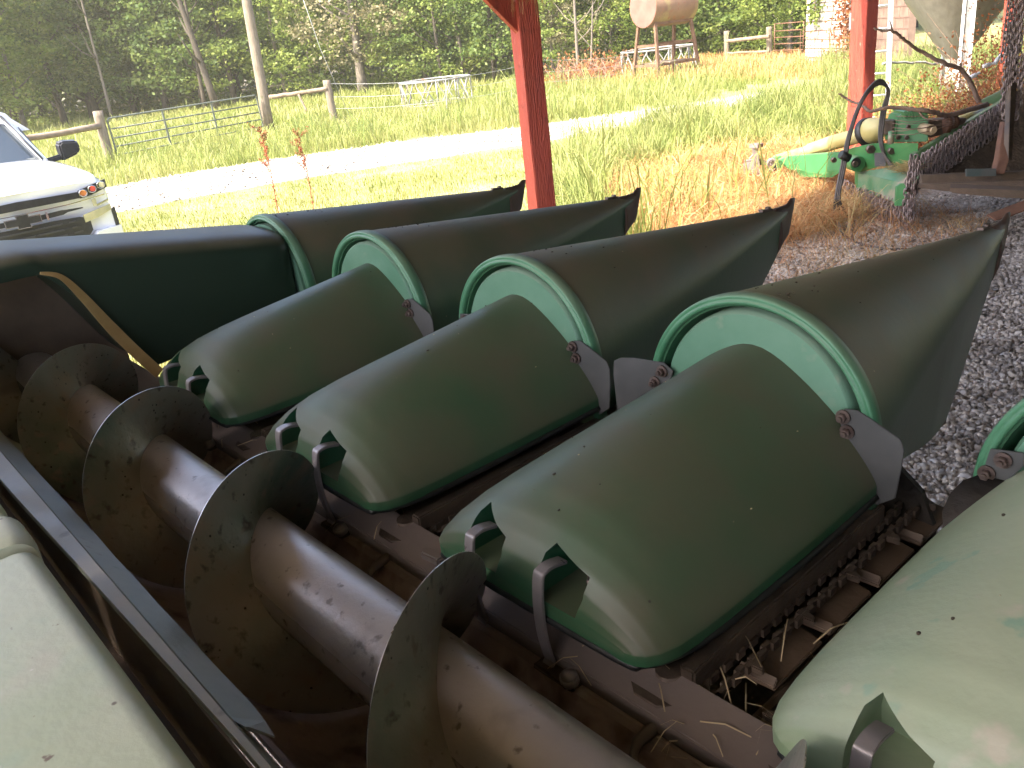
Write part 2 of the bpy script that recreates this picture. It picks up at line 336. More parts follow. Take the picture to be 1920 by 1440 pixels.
def snout(x0, name='snout'):
    R0, cz0 = .277, 1.140
    def sec(y):
        u = max(0, min(1, (y-1.50)/(2.90-1.50)))
        w = R0*(1-u)**.92*(1) + .011
        zt = 1.428 - .158*u
        zb = .975 if y < 1.66 else None
        if zb is None:
            v = (y-1.66)/(2.90-1.66)
            zb = .975 - .155*math.sin(min(1, v/.52)*math.pi/2)**1.4 if v < .52 else .82 + (1.175-.82)*((v-.52)/.48)**1.12
        hh = w
        pts = []
        n = 28; p = 2.0 - .25*u
        for i in range(n+1):
            a = math.pi*i/n; c = -math.cos(a)
            pts.append((x0+c*w, y, zt-hh+hh*(max(0, 1-abs(c)**p))**(1/p)))
        wb = w*(.97-.25*u)
        pts += [(x0+wb, y, zb+.03), (x0+wb*.8, y, zb), (x0-wb*.8, y, zb), (x0-wb, y, zb+.03)]
        return pts
    ys = [1.50, 1.515, 1.55, 1.6, 1.66, 1.72, 1.8, 1.9, 2.0, 2.1, 2.2, 2.3, 2.4, 2.5, 2.6, 2.7, 2.78, 2.84, 2.88]
    mb = MB(); S_ = [sec(y) for y in ys]
    inner = [[(x0+(x-x0)*g, y, 1.14+(z-1.14)*g) for x, _, z in sec(1.5)] for y, g in ((1.62, .84), (1.502, .91))]
    mb.loft(inner, cap0=True, cap1=False)
    mb.loft([inner[1], S_[0]], cap0=False, cap1=False, smooth=False)
    mb.loft(S_, cap0=False, cap1=True); sn = mb.build(name, M['snout'], hd, auto=40)
    # rolled rim at the rear edge of the snout: two beads
    mb = MB()
    prof = [(.268, 1.520), (.267, 1.498), (.269, 1.490), (.2735, 1.486), (.278, 1.488), (.280, 1.492), (.2825, 1.4905), (.287, 1.490), (.290, 1.495), (.291, 1.508), (.289, 1.524), (.284, 1.528)]
    arc = [(-1, 0, -.14)]+[(math.cos(math.pi-math.pi*i/60), math.sin(math.pi*i/60), 0) for i in range(61)]+[(1, 0, -.14)]
    mb.loft([[(x0+c*r_, y_, 1.140+s_*r_+dz) for r_, y_ in prof] for c, s_, dz in arc])
    mb.build('rim', M['rim'], sn)
    # worn cap on the point
    mb = MB(); secs = []
    for y, gx, top in ((2.80, 1.12, .004), (2.815, 1.16, .006), (2.86, 1.2, .009), (2.90, 1.15, .014), (2.925, .8, .03)):
        b = sec(min(y, 2.89)); zt = max(p[2] for p in b); zb = min(p[2] for p in b)
        wq = max(abs(p[0]-x0) for p in b)*gx
        zb2 = zb-.012 if y < 2.92 else zt-.05
        secs.append([(x0+wq*math.cos(a_), y, (zt+top+zb2)/2+((zt+top)-zb2)/2*math.sin(a_)) for a_ in [2*math.pi*i/14 for i in range(14)]])
    secs.append([(x0+.004*math.cos(2*math.pi*i/14), 2.95, secs[-1][0][2]+.032+.006*math.sin(2*math.pi*i/14)) for i in range(14)])
    mb.loft(secs); mb.build('snout_tip', M['tipm'], sn)
    mb = MB(); mb.box((x0, 2.755, 1.2905), (.018, .07, .008), Matrix.Rotation(math.radians(-7), 3, 'X')); mb.cyl((x0, 2.77, 1.294), (0, 0, 1), .010, .012, 8); mb.build('tip_clip', M['bolt'], sn)
    mb = MB(); mb.box((x0+.085, 2.33, .835), (.03, .02, .035)); mb.build('lower_bolt', M['bolt'], sn)

PR = [(.208, 1.213), (.225, 1.228), (.250, 1.232), (.275, 1.222), (.312, 1.205), (.340, 1.192), (.348, 1.172), (.346, 1.13), (.338, 1.06), (.30, 1.03), (.27, 1.085), (.236, 1.145)]
PL = [(-.375, 1.213), (-.33, 1.222), (-.235, 1.230), (-.208, 1.214), (-.222, 1.175), (-.252, 1.142), (-.30, 1.09), (-.34, 1.03), (-.395, 1.03), (-.402, 1.16), (-.397, 1.20)]
def plates(x0, t):
    PLs = {3: PL}
    if t == 4:
        mb = MB(); secs = []
        for y, dx, z, h in ((1.48, -.245, 1.165, .04), (1.46, -.255, 1.155, .055), (1.43, -.26, 1.14, .06), (1.395, -.265, 1.12, .05), (1.37, -.27, 1.105, .025)): secs.append([(x0+dx-h*.7, y, z+.002), (x0+dx+h*.9, y, z+.004), (x0+dx+h*.9, y, z), (x0+dx-h*.7, y, z-.002)])
        mb.loft(secs); mb.build('bent_deflector', M['dark'], hd)  # bent plate in near black, its shadow put into the colour
    PLx = PLs.get(t, [(-.262, 1.222), (-.208, 1.230), (-.206, 1.205), (-.235, 1.155), (-.275, 1.14)])
    for prof, bl in ((PR, ((.224, 1.212), (.234, 1.181))), (PLx, ((-.238, 1.208), (-.262, 1.174)))):
        mb = MB(); mb.slab([(x0+x, 1.482, z) for x, z in prof], (0, .004, 0)); pl = mb.build('deflector_plate', M['plate'], hd, bevel=.001)
        for bx, bz in bl:
            mb = MB(); bolt(mb, (x0+bx, 1.481, bz), (0, -1, 0), .0098); mb.build('bolt', M['bolt'], pl)

def chain_track(x0):
    for sgn in (-1, 1):
        # deck plate and guide rail beside the hood
        for i in range(4):
            y = .90+.185*i+(.09 if sgn > 0 else 0); mb = MB(); xa, xb = x0+sgn*.300, x0+sgn*.368
            mb.slab([(xa, y, .935), (xb, y+.01, .928), (xb, y+.168, .928), (xa, y+.175, .935)], (0, 0, -.008)); mb.slab([(xa, y, .936), (xb, y+.01, .929), (xb, y+.022, .943), (xa, y+.012, .95)], (0, 0, -.006))
            mb.build('deck_plate', M['deck'], hd, bevel=.002)
        mb = MB(); mb.box((x0+sgn*.285, 1.20, .99), (.03, .66, .04)); mb.build('chain_guide', M['grime'], hd, bevel=.004)
        # gathering chain: closed run of links round two ends with swept lugs
        path = []
        for i in range(21): path.append((x0+sgn*.335, .86+.74*i/20))
        mb = MB()
        for i in range(0, 40):
            y = .845+.0195*i
            mb.box((x0+sgn*(.325+(.006 if i % 2 else 0)), y, .965), (.009, .021, .016)); mb.box((x0+sgn*(.300-(.006 if i % 2 else 0)), y, .965), (.008, .021, .016))
        mb.build('gathering_chain', M['chainm'], hd)
        for i in range(5):
            mb = MB(); y = .90+.165*i+(.08 if sgn > 0 else 0)
            P_ = [(x0+sgn*.322, y, .958), (x0+sgn*.322, y+.03, .958), (x0+sgn*.352, y+.014, .958), (x0+sgn*.357, y+.002, .958)]
            mb.slab(P_, (0, 0, .014))
            mb.build('chain_lug', M['chainm'], hd, bevel=.002)
        # stalk roll in the throat
        mb = MB(); mb.cyl((x0+sgn*.395, 1.25, .85), (0, 1, 0), .032, .8, 12)
        for k in range(4):
            a = math.pi/2*k; mb.bar((x0+sgn*.395+.04*math.cos(a), .86, .85+.04*math.sin(a)), (x0+sgn*.395+.04*math.cos(a), 1.64, .85+.04*math.sin(a)), .010, .010)
        mb.build('stalk_roll', M['grime'], hd)
    # chain finger that curls out behind the hood, and sprocket
    mb = MB(); xr = x0+.285
    secs = []
    for (y, x, z, r) in ((.80, 0, .945, .010), (.775, -.006, .94, .012), (.755, -.012, .93, .010), (.735, -.004, .925, .008), (.722, .012, .922, .004)):
        secs.append((xr+x, y, z, r))
    mb.tube([s_[:3] for s_ in secs], [s_[3] for s_ in secs], 8)
    mb.build('chain_finger', M['steel'], hd)
    mb = MB(); mb.cyl((x0+.25, .87, .965), (0, 0, 1), .07, .014, 9); mb.cyl((x0+.25, .87, .975), (0, 0, 1), .025, .03, 12); mb.build('sprocket', M['chainm'], hd)
    mb = MB(); mb.cyl((x0-.25, .87, .965), (0, 0, 1), .07, .014, 9); mb.build('sprocket', M['chainm'], hd)
    if x0 > -.5 : return
    # worn wedge under the left rear corner
    mb = MB(); mb.slab([(x0-.30, .80, .985), (x0-.355, .795, .985), (x0-.365, .805, .985), (x0-.362, .818, .985), (x0-.30, .84, .985)], (0, 0, .020)); mb.build('knife', M['steel'], hd, bevel=.004)

for t_ in (1, 2, 3, 4): make_row(t_, t_ == 4)
# outer divider: snout with the tall end shield behind it
x0 = CX(0); snout(x0, 'snout'); 
mb = MB(); R, cz = .242, 1.150
A = [(x0+.243, 1.49, 1.02)]+shift(arc_pts(R, cz, 1.49, 0, 180, 44), x0)+[(x0-.243, 1.49, 1.02)]
mb.loft([A, [(x, 1.60, z) for x, _, z in A]]); mb.build('back_plate', M['disc'], hd, auto=40)
mb = MB(); secs = []
for y in (-.30, .1, .35, .56, .60, .63, .66, .69, .72, .75, .78, .81, .84, .87, 1.0, 1.2, 1.35, 1.43, 1.47, 1.485):
    zt = 1.533-.145*max(0, (y-.56))/.92 if y > .56 else 1.533+.015*(.56-y)
    zb = float(np.interp(y, [.56, .60, .64, .70, .75, .80, .85, .90, 1.2, 1.48], [1.446, 1.444, 1.41, 1.32, 1.225, 1.125, 1.035, 1.025, 1.08, 1.11]))
    w = .235; end = {1.47: .97, 1.485: .90}.get(y, 1)
    n = 30; pts = []
    for i in range(n+1):
        a = math.pi*i/n; c = -math.cos(a); pts.append((x0-.015+c*w*end, y, max(zb+.02, zt-.085)+(zt-max(zb+.02, zt-.085))*end*(1-abs(c)**3.4)**(1/2.6)))
    pts += [(x0+.215*end, y, zb), (x0-.235*end, y, zb)]; secs.append(pts)
mb.loft(secs); mb.build('end_shield', M['shield'], hd, auto=50)
# tan strip added for the gold light along the end shield's curved underside
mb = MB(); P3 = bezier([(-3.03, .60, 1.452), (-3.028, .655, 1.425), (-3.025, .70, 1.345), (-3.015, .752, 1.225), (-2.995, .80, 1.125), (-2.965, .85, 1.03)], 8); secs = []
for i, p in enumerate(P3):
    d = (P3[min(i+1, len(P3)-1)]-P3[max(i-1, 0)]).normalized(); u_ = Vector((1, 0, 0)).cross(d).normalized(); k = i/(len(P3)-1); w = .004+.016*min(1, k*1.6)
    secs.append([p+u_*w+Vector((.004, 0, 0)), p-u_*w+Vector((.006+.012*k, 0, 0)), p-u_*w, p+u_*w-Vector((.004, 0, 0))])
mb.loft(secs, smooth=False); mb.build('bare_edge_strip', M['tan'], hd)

# auger
AY, AZ, RF, RT = .559, 1.019, .2235, .088
mb = MB(); N_ = 40; xs = [-3.42+.1*i for i in range(int(4.0/.1))]
mb.loft([[(x, AY+RT*math.cos(2*math.pi*j/N_), AZ+RT*math.sin(2*math.pi*j/N_)) for j in range(N_)] for x in xs]); au = mb.build('auger_tube', M['tube'], hd, auto=40)
def flight(xa, xb, xtop):
    pitch = .630; mb = MB(); n = int((xb-xa)/pitch*90); A_ = []; B_ = []; C_ = []; D_ = []
    secs = []
    for i in range(n+1):
        x = xa+(xb-xa)*i/n; th = 2*math.pi*(x-xtop)/pitch+math.radians(39.5)
        fade = min(1, (x-xa)/.03, (xb-x)/.03); rf = RT+(RF-RT)*(.25+.75*math.sqrt(max(0, fade)))
        rf += .0016*noise.noise(Vector((x*7, th, 0)))
        c, s_ = math.cos(th), math.sin(th)
        w = .002
        secs.append([(x-w-.006, AY+(RT-.004)*c, AZ+(RT-.004)*s_), (x-w, AY+(RT+.02)*c, AZ+(RT+.02)*s_), (x-w*.6, AY+(RF*.8+RT*.2)*c, AZ+(RF*.8+RT*.2)*s_), (x-w*.5, AY+rf*c, AZ+rf*s_),
                     (x+w*.5, AY+rf*c, AZ+rf*s_), (x+w*.6, AY+(RF*.8+RT*.2)*c, AZ+(RF*.8+RT*.2)*s_), (x+w, AY+(RT+.02)*c, AZ+(RT+.02)*s_), (x+w+.006, AY+(RT-.004)*c, AZ+(RT-.004)*s_)])
    mb.loft(secs, closed=True); fl = mb.build('auger_flighting', [M['flight'], M['bare_edge']], au, auto=50)
    for p in fl.data.polygons:
        c = p.center+Vector(hd.location); r = math.hypot(c.y-AY, c.z-AZ)
        if r > RF-.004 and len(p.vertices) == 4 and max((fl.data.vertices[v].co+Vector(hd.location)).yz.length for v in p.vertices) >= 0 and min(math.hypot((fl.data.vertices[v].co.y+hd.location.y)-AY, (fl.data.vertices[v].co.z+hd.location.z)-AZ) for v in p.vertices) > RF-.012: p.material_index = 1
flight(-3.41, .30, -1.0326)

# trough, ledge and back sheets
mb = MB(); R = .233; prof = [(.790, .935)]
for i in range(15):
    a = math.radians(-24-(156-24)*i/14); prof.append((AY+R*math.cos(a), AZ+R*math.sin(a)))
prof += [(.322, 1.0), (.304, 1.03)]
th = [(y+(.004 if y > AY else -.004), z-.004) for y, z in prof]
mb.sweep(prof+list(reversed(th)), -3.44, .6); mb.build('auger_trough', M['trough'], hd, auto=30)
mb = MB(); mb.sweep([(.794, .90), (.84, .90), (.84, .930), (.806, .938), (.794, .936)], -3.44, .6); mb.build('trough_lip', M['trough'], hd, bevel=.002)
mb = MB(); mb.sweep([(.845, .905), (.872, .905), (.872, .99), (.792, .962), (.783, .946), (.783, .938), (.80, .938), (.845, .95)], -3.44, .6); mb.build('front_ledge', M['steel'], hd, bevel=.002)
mb = MB(); mb.box((-1.2, 1.25, .80), (3.75, .80, .02)); mb.build('row_unit_frame', M['grime'], hd, bevel=.003)

mb = MB(); secs = []
for i in range(41):
    x = -3.44+4.04*i/40; yl = .172+.036*min(1, max(0, (x+2.3)/1.5)); e = .0015*noise.noise(Vector((x*6, 0, 0)))
    P_ = [(.300, 1.02), (.268, 1.105), (.216, 1.262), (yl+e, 1.264)]
    secs.append([(x, y, z) for y, z in P_]+[(x, y-.002, z-.004) for y, z in reversed(P_)])
mb.loft(secs, smooth=False); mb.build('back_sheet', M['sheet'], hd)
mb = MB(); mb.loft([[(q[2][0], q[2][1]+.001, q[2][2]+.002), (q[3][0], q[3][1], q[3][2]+.002), (q[3][0], q[3][1], q[3][2]+.004), (q[2][0], q[2][1]+.001, q[2][2]+.004)] for q in secs], smooth=False); mb.build('sheet_lip', M['lip'], hd)  # thin paler overlay, the light on the lip put into its colour
mb = MB(); mb.sweep([(.2055, 1.257), (.206, 1.10), (.215, .95), (.210, .95), (.201, 1.10), (.2015, 1.257)], -3.44, .6); mb.build('inner_sheet', M['brownsheet'], hd)
# wear strip with a torn end
mb = MB(); n = 60; secs = []
for i in range(n+1):
    x = -3.35+(3.35-1.01)*i/n; j = .0035*noise.noise(Vector((x*5, 0, 3))); k2 = .004*noise.noise(Vector((x*9, 4, 0)))
    cut = max(0, (x+1.07)/.06); e = .010*noise.noise(Vector((x*30, 1, 1)))*min(1, max(0, (x+1.6)/.4))
    secs.append([(x, .308+j-cut*.006, 1.078), (x, .309+j-cut*.006, 1.081), (x, .262+k2*.4+cut*.010, 1.122+e*.5), (x, .255+k2*.4+cut*.012, 1.126+e*.5), (x, .255+k2*.4+cut*.012, 1.119+e*.5)])
mb.loft(secs, smooth=False); mb.build('wear_strip', M['strip'], hd)
mb = MB(); mb.sweep([(.846, .9505), (.779, .9365), (.772, .926), (.770, .926), (.777, .9335), (.845, .9460)], -3.44, .6); mb.build('trough_apron', M['apron'], hd)
# rear frame beam near the camera, its collar and the beam beyond
def rbox(xa, xb, ya, yb, za, zb, r, mt, name, par):
    prof = []
    for cy, cz_, a0 in ((yb-r, zb-r, 0), (ya+r, zb-r, 90), (ya+r, za+r, 180), (yb-r, za+r, 270)):
        for k in range(7): a = math.radians(a0+90*k/6); prof.append((cy+r*math.cos(a), cz_+r*math.sin(a)))
    m_ = MB(); e = r*.7
    secs = []
    for x, g in ((xa, .7), (xa+e*.15, .88), (xa+e*.5, .97), (xa+e, 1), (xb-e, 1), (xb, .9)):
        cy0, cz0 = (ya+yb)/2, (za+zb)/2; hy, hz = (yb-ya)/2, (zb-za)/2; sh = (1-g)*r*1.6
        secs.append([(x, cy0+(y-cy0)*(1-sh/hy), cz0+(z-cz0)*(1-sh/hz)) for y, z in prof])
    m_.loft(secs); return m_.build(name, mt, par, auto=55)
rbox(-1.235, .7, -.42, .128, 1.12, 1.42, .028, M['beam'], 'frame_beam', hd)
rbox(-1.36, -1.245, -.42, .134, 1.10, 1.428, .03, M['beam'], 'beam_collar', hd)
rbox(-3.0, -1.41, -.42, .128, 1.12, 1.42, .028, M['beam'], 'frame_beam', hd)
mb = MB(); mb.box((-1.4, -.10, 1.085), (4.0, .62, .008)); mb.box((-1.4, .213, 1.0), (4.0, .006, .18)); mb.build('added_rear_panel', M['brownsheet'], hd)  # closure added to keep light from the ground off the back sheets
mb = MB(); mb.box((-3.448, .42, 1.12), (.012, .95, .60)); mb.build('end_sheet', M['brownsheet'], hd, bevel=.003)
# legs that carry the header on its transport trolley
for x in (-2.7, .1):
    for y in (.1, 1.2):
        mb = MB(); mb.box((x, y, .27), (.09, .09, 1.04)); mb.box((x, y, G+.012), (.22, .22, .02)); mb.build('stand_leg', M['grime'], hd, bevel=.004)
    mb = MB(); mb.box((x, .65, .765), (.10, 1.5, .06)); mb.build('stand_beam', M['grime'], hd, bevel=.004)

def specks(target, n, xr, yr, mt, size, name):
    mb = MB(); dg = bpy.context.evaluated_depsgraph_get(); k = 0; loc = Vector(hd.location)
    for _ in range(n*6):
        if k >= n: break
        p = Vector((random.uniform(*xr), random.uniform(*yr), 2.0))-loc; ok, h, nr, _i = target.ray_cast(p, Vector((0, 0, -1)))
        if not ok or nr.z < .3: continue
        k += 1; s_ = random.uniform(.5, 1.3)*size; mb.sphere(h+loc+nr*s_*.3, s_, 6, (1, random.uniform(.5, 1.5), .5))
    if k: tag(mb.build(name, mt, target), kind='stuff')
bpy.context.view_layer.update()
M['speck'] = mat('dark_speck', (.03, .022, .016), (.07, .05, .03), .9)
M['crumb'] = mat('straw_crumb', (.4, .3, .17), (.5, .4, .25), .8)
hoods = [o for o in hd.children if o.name.startswith('row_hood')]; sns = [o for o in hd.children if o.name.startswith('snout')]
for t, o in enumerate(hoods):
    x = CX(t+1); specks(o, 9, (x-.2, x+.2), (.85, 1.5), M['speck'], .0028, 'dirt_speck'); specks(o, 7, (x-.2, x+.25), (.85, 1.5), M['crumb'], .0016, 'straw_crumb')
for t, o in enumerate(sns):
    x = CX(t if t else 0)
    for q in range(5):
        pass
for o in sns:
    xs_ = [(o.matrix_world @ Vector(c)).x for c in o.bound_box]; x = (min(xs_)+max(xs_))/2
    specks(o, 16, (x-.14, x+.06), (1.53, 1.75), M['speck'], .0035, 'dirt_speck'); specks(o, 14, (x-.2, x+.15), (1.6, 2.6), M['speck'], .0025, 'dirt_speck')

def litter(i):
    x = random.gauss(CX(3)+.40, .10) if i % 2 else random.uniform(-2.8, .2); y = random.gauss(.88, .09) if i % 2 else random.uniform(.80, .93); p = Vector((x, y, .962+random.uniform(0, .03))); a = random.uniform(0, 6.28); L_ = random.uniform(.03, .11); d = Vector((math.cos(a), math.sin(a), random.uniform(-.1, .2)))
    return [p, p+d*L_*.5+Vector((0, 0, .01)), p+d*L_]
V = []; F = []
for i in range(80):
    P = litter(i); b = len(V); sd_ = Vector((random.uniform(-1, 1), random.uniform(-1, 1), .3)).normalized()*.0012
    for p in P: V += [p-sd_, p+sd_]
    F += [(b, b+1, b+3, b+2), (b+2, b+3, b+5, b+4)]
mb = MB(); mb.add(V, F, False); tag(mb.build('straw_litter', M['crumb'], hd, weld=False), kind='stuff')

# ================================================================== SHED
M['roofm'] = mat('galvanised_roof_sheet', (.085, .066, .052), (.12, .092, .07), .7, 0, scale=3)
M['lumber'] = mat('old_brown_lumber', (.10, .07, .045), (.15, .1, .07), .75, scale=4, streak=(1, 8, 8), bump=.4)
M['siding'] = mat('brown_shed_siding', (.05, .038, .03), (.08, .06, .045), .7, scale=3)
shed = thing('pole_shed', 'open pole shed with red painted posts over the corn header', 'shed', (-4.66, 4.3, G))
def redpost(x, y, rz, w=.20, w2=.165, h=3.5, label=None):
    mb = MB(); R = Matrix.Rotation(math.radians(rz), 3, 'Z'); secs = []
    for k in range(15):
        z = G+h*k/14; j = [Vector((random.uniform(-.003, .003), random.uniform(-.003, .003), 0)) for _ in range(4)]
        secs.append([Vector((x, y, z))+R @ (Vector((sx*w/2, sy*w2/2, 0))+j[i]) for i, (sx, sy) in enumerate(((-1, -1), (1, -1), (1, 1), (-1, 1)))])
    mb.loft(secs, smooth=False); o = mb.build('post', M['redwood'], shed, bevel=.006)
    if label: o['label'] = label
    return o
P1 = redpost(-4.665, 4.36, -22, .20, .15, label='red post in the middle of the photo with a brace at its top')
redpost(-5.36, 10.6, -24, .285, .165, label='red post behind the green mower')
redpost(-5.55, 15.9, -20, .24, .16)
for y in (-2.3, 18.0): redpost(-4.6 if y < 0 else -5.7, y, 0)
for y in (-2.3,  4.4, 9, 13.5, 18): redpost(5.3, y, 0)
mb = MB(); mb.bar((-4.66, 4.34, 2.03), (-4.80, 3.05, 3.25), .05, .14); mb.build('knee_brace', M['redwood'], shed, bevel=.004)
mb = MB(); mb.bar((-4.66, -2.6, 3.32), (-4.80, 4.4, 3.32), .06, .24); mb.bar((-4.80, 4.4, 3.32), (-5.75, 18.3, 3.32), .06, .24); mb.build('eave_beam', M['redwood'], shed)
mb = MB(); mb.box((5.42, 7.8, 3.32), (.06, 21, .24)); mb.build('eave_beam', M['lumber'], shed)
for i in range(9):
    y = -2.55+2.55*i
    for s_, xa in ((1, -5.0-.045*max(0, y-1)), (-1, 5.75)):
        mb = MB(); mb.bar((xa, y, 3.36), (.35, y, 3.86), .045, .16); mb.build('rafter', M['lumber'], shed)
for s_, xa in ((1, -5.15), (-1, 5.85)):
    mb = MB(); n = 180; secs = []
    for i in range(n+1):
        y = -2.7+21.1*i/n; b = .012*math.sin(2*math.pi*i/4)
        xq = xa-(.045*max(0, y-1) if xa < 0 else 0); secs.append([(xq, y, 3.46+b), (.35, y, 3.96+b), (.35, y, 3.968+b), (xq, y, 3.468+b)])
    mb.loft(secs, smooth=False); mb.build('roof_sheet', M['roofm'], shed)
mb = MB(); mb.box((5.5, 8.5, 1.5), (.03, 19.8, 3.5)); mb.build('unseen_side_wall', M['siding'], shed)  # out of view, its length shaped for the light on the hoods
# wisps of old hay caught on top of the middle post
M['hay'] = leafmat('old_hay', [(.30, .2, .09), (.5, .36, .17), (.25, .24, .08)], .2)
def strands(n, fn, w=.006):
    """thin curved ribbons: fn(i) gives the points"""
    V = []; F = []
    for i in range(n):
        P = fn(i); b = len(V); k = len(P); side = Vector((random.uniform(-1, 1), random.uniform(-1, 1), .2)).normalized()*w/2
        for j, p in enumerate(P):
            q = 1-.7*j/(k-1); V.append(p-side*q); V.append(p+side*q)
        for j in range(k-1): F.append((b+2*j, b+2*j+1, b+2*j+3, b+2*j+2))
    mb = MB(); mb.add(V, F, False); return mb
def hayf(i):
    a = random.uniform(0, 6.28); p = Vector((-4.62+random.uniform(-.06, .08), 4.33+random.uniform(-.05, .12), 2.32+random.uniform(-.05, .25)))
    d = Vector((math.cos(a)*.12, math.sin(a)*.12, random.uniform(.02, .1))); L_ = random.uniform(.15, .34)
    return [p, p+d*.5, p+d+Vector((0, 0, -L_*.35)), p+d*1.2+Vector((0, 0, -L_))]
tag(strands(240, hayf, .007).build('hay_wisp', M['hay'], None, weld=False), 'wisps of old hay hanging at the top of the middle red post', 'hay')

# ================================================================== GROUND
M['soil'] = mat('grassy_soil', (.16, .18, .05), (.26, .24, .10), .95, scale=.8, detail=10, bump=.3, bscale=12)
M['gravel'] = mat('gravel_floor', (.17, .14, .115), (.38, .33, .29), .9, scale=38, detail=4, contrast=(.42, .58), bump=1, bscale=60, patches=[((.22, .15, .09), 1.1, .5, .7)])
M['roadm'] = mat('pale_gravel_road', (.21, .19, .155), (.31, .28, .235), .95, scale=9, detail=9, bump=.6, bscale=30, patches=[((.26, .24, .14), 1.6, .58, .72)])
mb = MB(); mb.box((-20, 30, G-.5), (700, 700, 1.0)); tag(mb.build('ground', M['soil']), kind='structure')
rag = lambda x, y, a=.25: Vector((x+a*noise.noise(Vector((x*.9, y*.9, 0))), y+a*noise.noise(Vector((x*.9, y*.9, 7))), G+.004))
def sheet(name, pts, m, sub=10):
    P = []
    for i in range(len(pts)):
        a, b = Vector((*pts[i], 0)), Vector((*pts[(i+1) % len(pts)], 0))
        for k in range(sub): q = a.lerp(b, k/sub); P.append(rag(q.x, q.y))
    mb = MB(); mb.add(P, [tuple(range(len(P)))], False); o = mb.build(name, m); tag(o, kind='structure'); return o
sheet('gravel_floor', [(-5.2, 18.5), (-4.75, 9), (-4.75, 7.2), (-5.0, 5), (-5.1, -3.5), (6, -3.5), (6, 18.5)], M['gravel'], 20)
M['litter'] = mat('leaf_litter', (.05, .045, .022), (.10, .08, .04), .95, scale=2, bump=.3, bscale=15)
near_edge = [(-17.6, -30), (-17.2, -8), (-16.9, 0), (-16.5, 5.2), (-16.0, 7.6), (-15.1, 9.8), (-14.1, 11.7), (-13.5, 13.3), (-12.9, 15.6), (-12.7, 17.8), (-12.4, 20.5)]
far_edge = [(-13.6, 21.5), (-14.2, 19.5), (-15.2, 17.4), (-16.8, 14.6), (-18.6, 12.4), (-20.0, 9.6), (-20.6, 7.4), (-21.0, 5), (-21.3, 0), (-21.6, -8), (-22, -30)]
sheet('gravel_road', near_edge+far_edge, M['roadm'], 8)

sheet('forest_floor', [(p.x, p.y) for p in (onz(-900, 330), onz(-200, 275), onz(80, 236), onz(190, 213), onz(410, 197), onz(680, 177), onz(830, 163), onz(1100, 145), onz(1330, 108), onz(1560, 97))]+[(-40, 90), (-150, 120), (-190, -20)], M['litter'], 6)

def fast(name, V, Q, T, m, smooth=False):
    me = bpy.data.meshes.new(name); nv = len(V); nq = len(Q); nt_ = len(T)
    me.vertices.add(nv); me.vertices.foreach_set('co', np.asarray(V, dtype=np.float32).ravel())
    li = np.concatenate([np.asarray(Q, dtype=np.int32).ravel(), np.asarray(T, dtype=np.int32).ravel()])
    me.loops.add(len(li)); me.loops.foreach_set('vertex_index', li)
    me.polygons.add(nq+nt_); me.polygons.foreach_set('loop_start', np.concatenate([np.arange(nq)*4, nq*4+np.arange(nt_)*3]).astype(np.int32))
    me.update(calc_edges=True); me.validate(); me.materials.append(m)
    if smooth: me.polygons.foreach_set('use_smooth', [True]*(nq+nt_))
    o = bpy.data.objects.new(name, me); COL.objects.link(o); return o
def inpoly(x, y, poly):
    c = np.zeros(len(x), bool); n = len(poly)
    for i in range(n):
        x1, y1 = poly[i]; x2, y2 = poly[(i+1) % n]
        if y1 == y2: continue
        k = ((y1 > y) != (y2 > y)) & (x < (x2-x1)*(y-y1)/(y2-y1)+x1); c ^= k
    return c
def scatter(n, poly, power=1.0, clump=0, excl=()):
    """points in an area, thinning with distance from the shed"""
    xs = [p[0] for p in poly]; ys = [p[1] for p in poly]; X = []; Y = []; tot = 0
    while tot < n:
        x = rng.uniform(min(xs), max(xs), n*3); y = rng.uniform(min(ys), max(ys), n*3); k = inpoly(x, y, poly)
        for e in excl: k &= ~inpoly(x, y, e)
        d = np.hypot(x, y); dm = np.percentile(d, 3); k &= rng.random(len(x)) < np.minimum(1, (dm/d)**power)
        if clump: k &= (np.sin(x*2.1+np.sin(y*1.7)*2)*np.sin(y*1.9+np.sin(x*1.3)*2)+1)/2 > rng.random(len(x))*clump
        X.append(x[k]); Y.append(y[k]); tot += k.sum()
    return np.concatenate(X)[:n], np.concatenate(Y)[:n]
def blades(name, m, x, y, h0, h1, w0, w1, lean=.5, z=G, hfn=None, lie=0):
    n = len(x); h = rng.uniform(h0, h1, n); w = rng.uniform(w0, w1, n)
    if hfn is not None: h *= hfn(x, y)
    a = rng.uniform(0, 2*np.pi, n); ln = rng.uniform(.1, 1, n)*lean*h; f = a+rng.uniform(-1, 1, n)+np.pi/2
    dx, dy = np.cos(a), np.sin(a); fx, fy = np.cos(f)*w/2, np.sin(f)*w/2
    hz = h*(1-lie*rng.uniform(.5, 1, n)); z0 = z-.01+(rng.uniform(0, .12, n)*lie)
    def P(t, up, ww): return np.stack([x+dx*ln*t+fx*ww, y+dy*ln*t+fy*ww, z0+hz*up], 1)
    V = np.stack([P(0, 0, -1), P(0, 0, 1), P(.25, .55, -.85), P(.25, .55, .85), P(.65, .86, -.5), P(.65, .86, .5), P(1.15, .93 if lean > .6 else 1, 0)], 1).reshape(-1, 3)
    b = np.arange(n)[:, None]*7
    Q = np.concatenate([b+np.array([[0, 1, 3, 2]]), b+np.array([[2, 3, 5, 4]])]); T = b+np.array([[4, 5, 6]])
    return fast(name, V, Q, T, m)
roadpoly = near_edge+far_edge
mown = leafmat('mown_grass', [(.11, .14, .03), (.19, .21, .045), (.27, .26, .08), (.36, .30, .13)], .35, nscale=.8)
tall = leafmat('tall_grass', [(.10, .145, .035), (.18, .225, .055), (.30, .315, .11), (.45, .40, .20)], .4, nscale=.5)
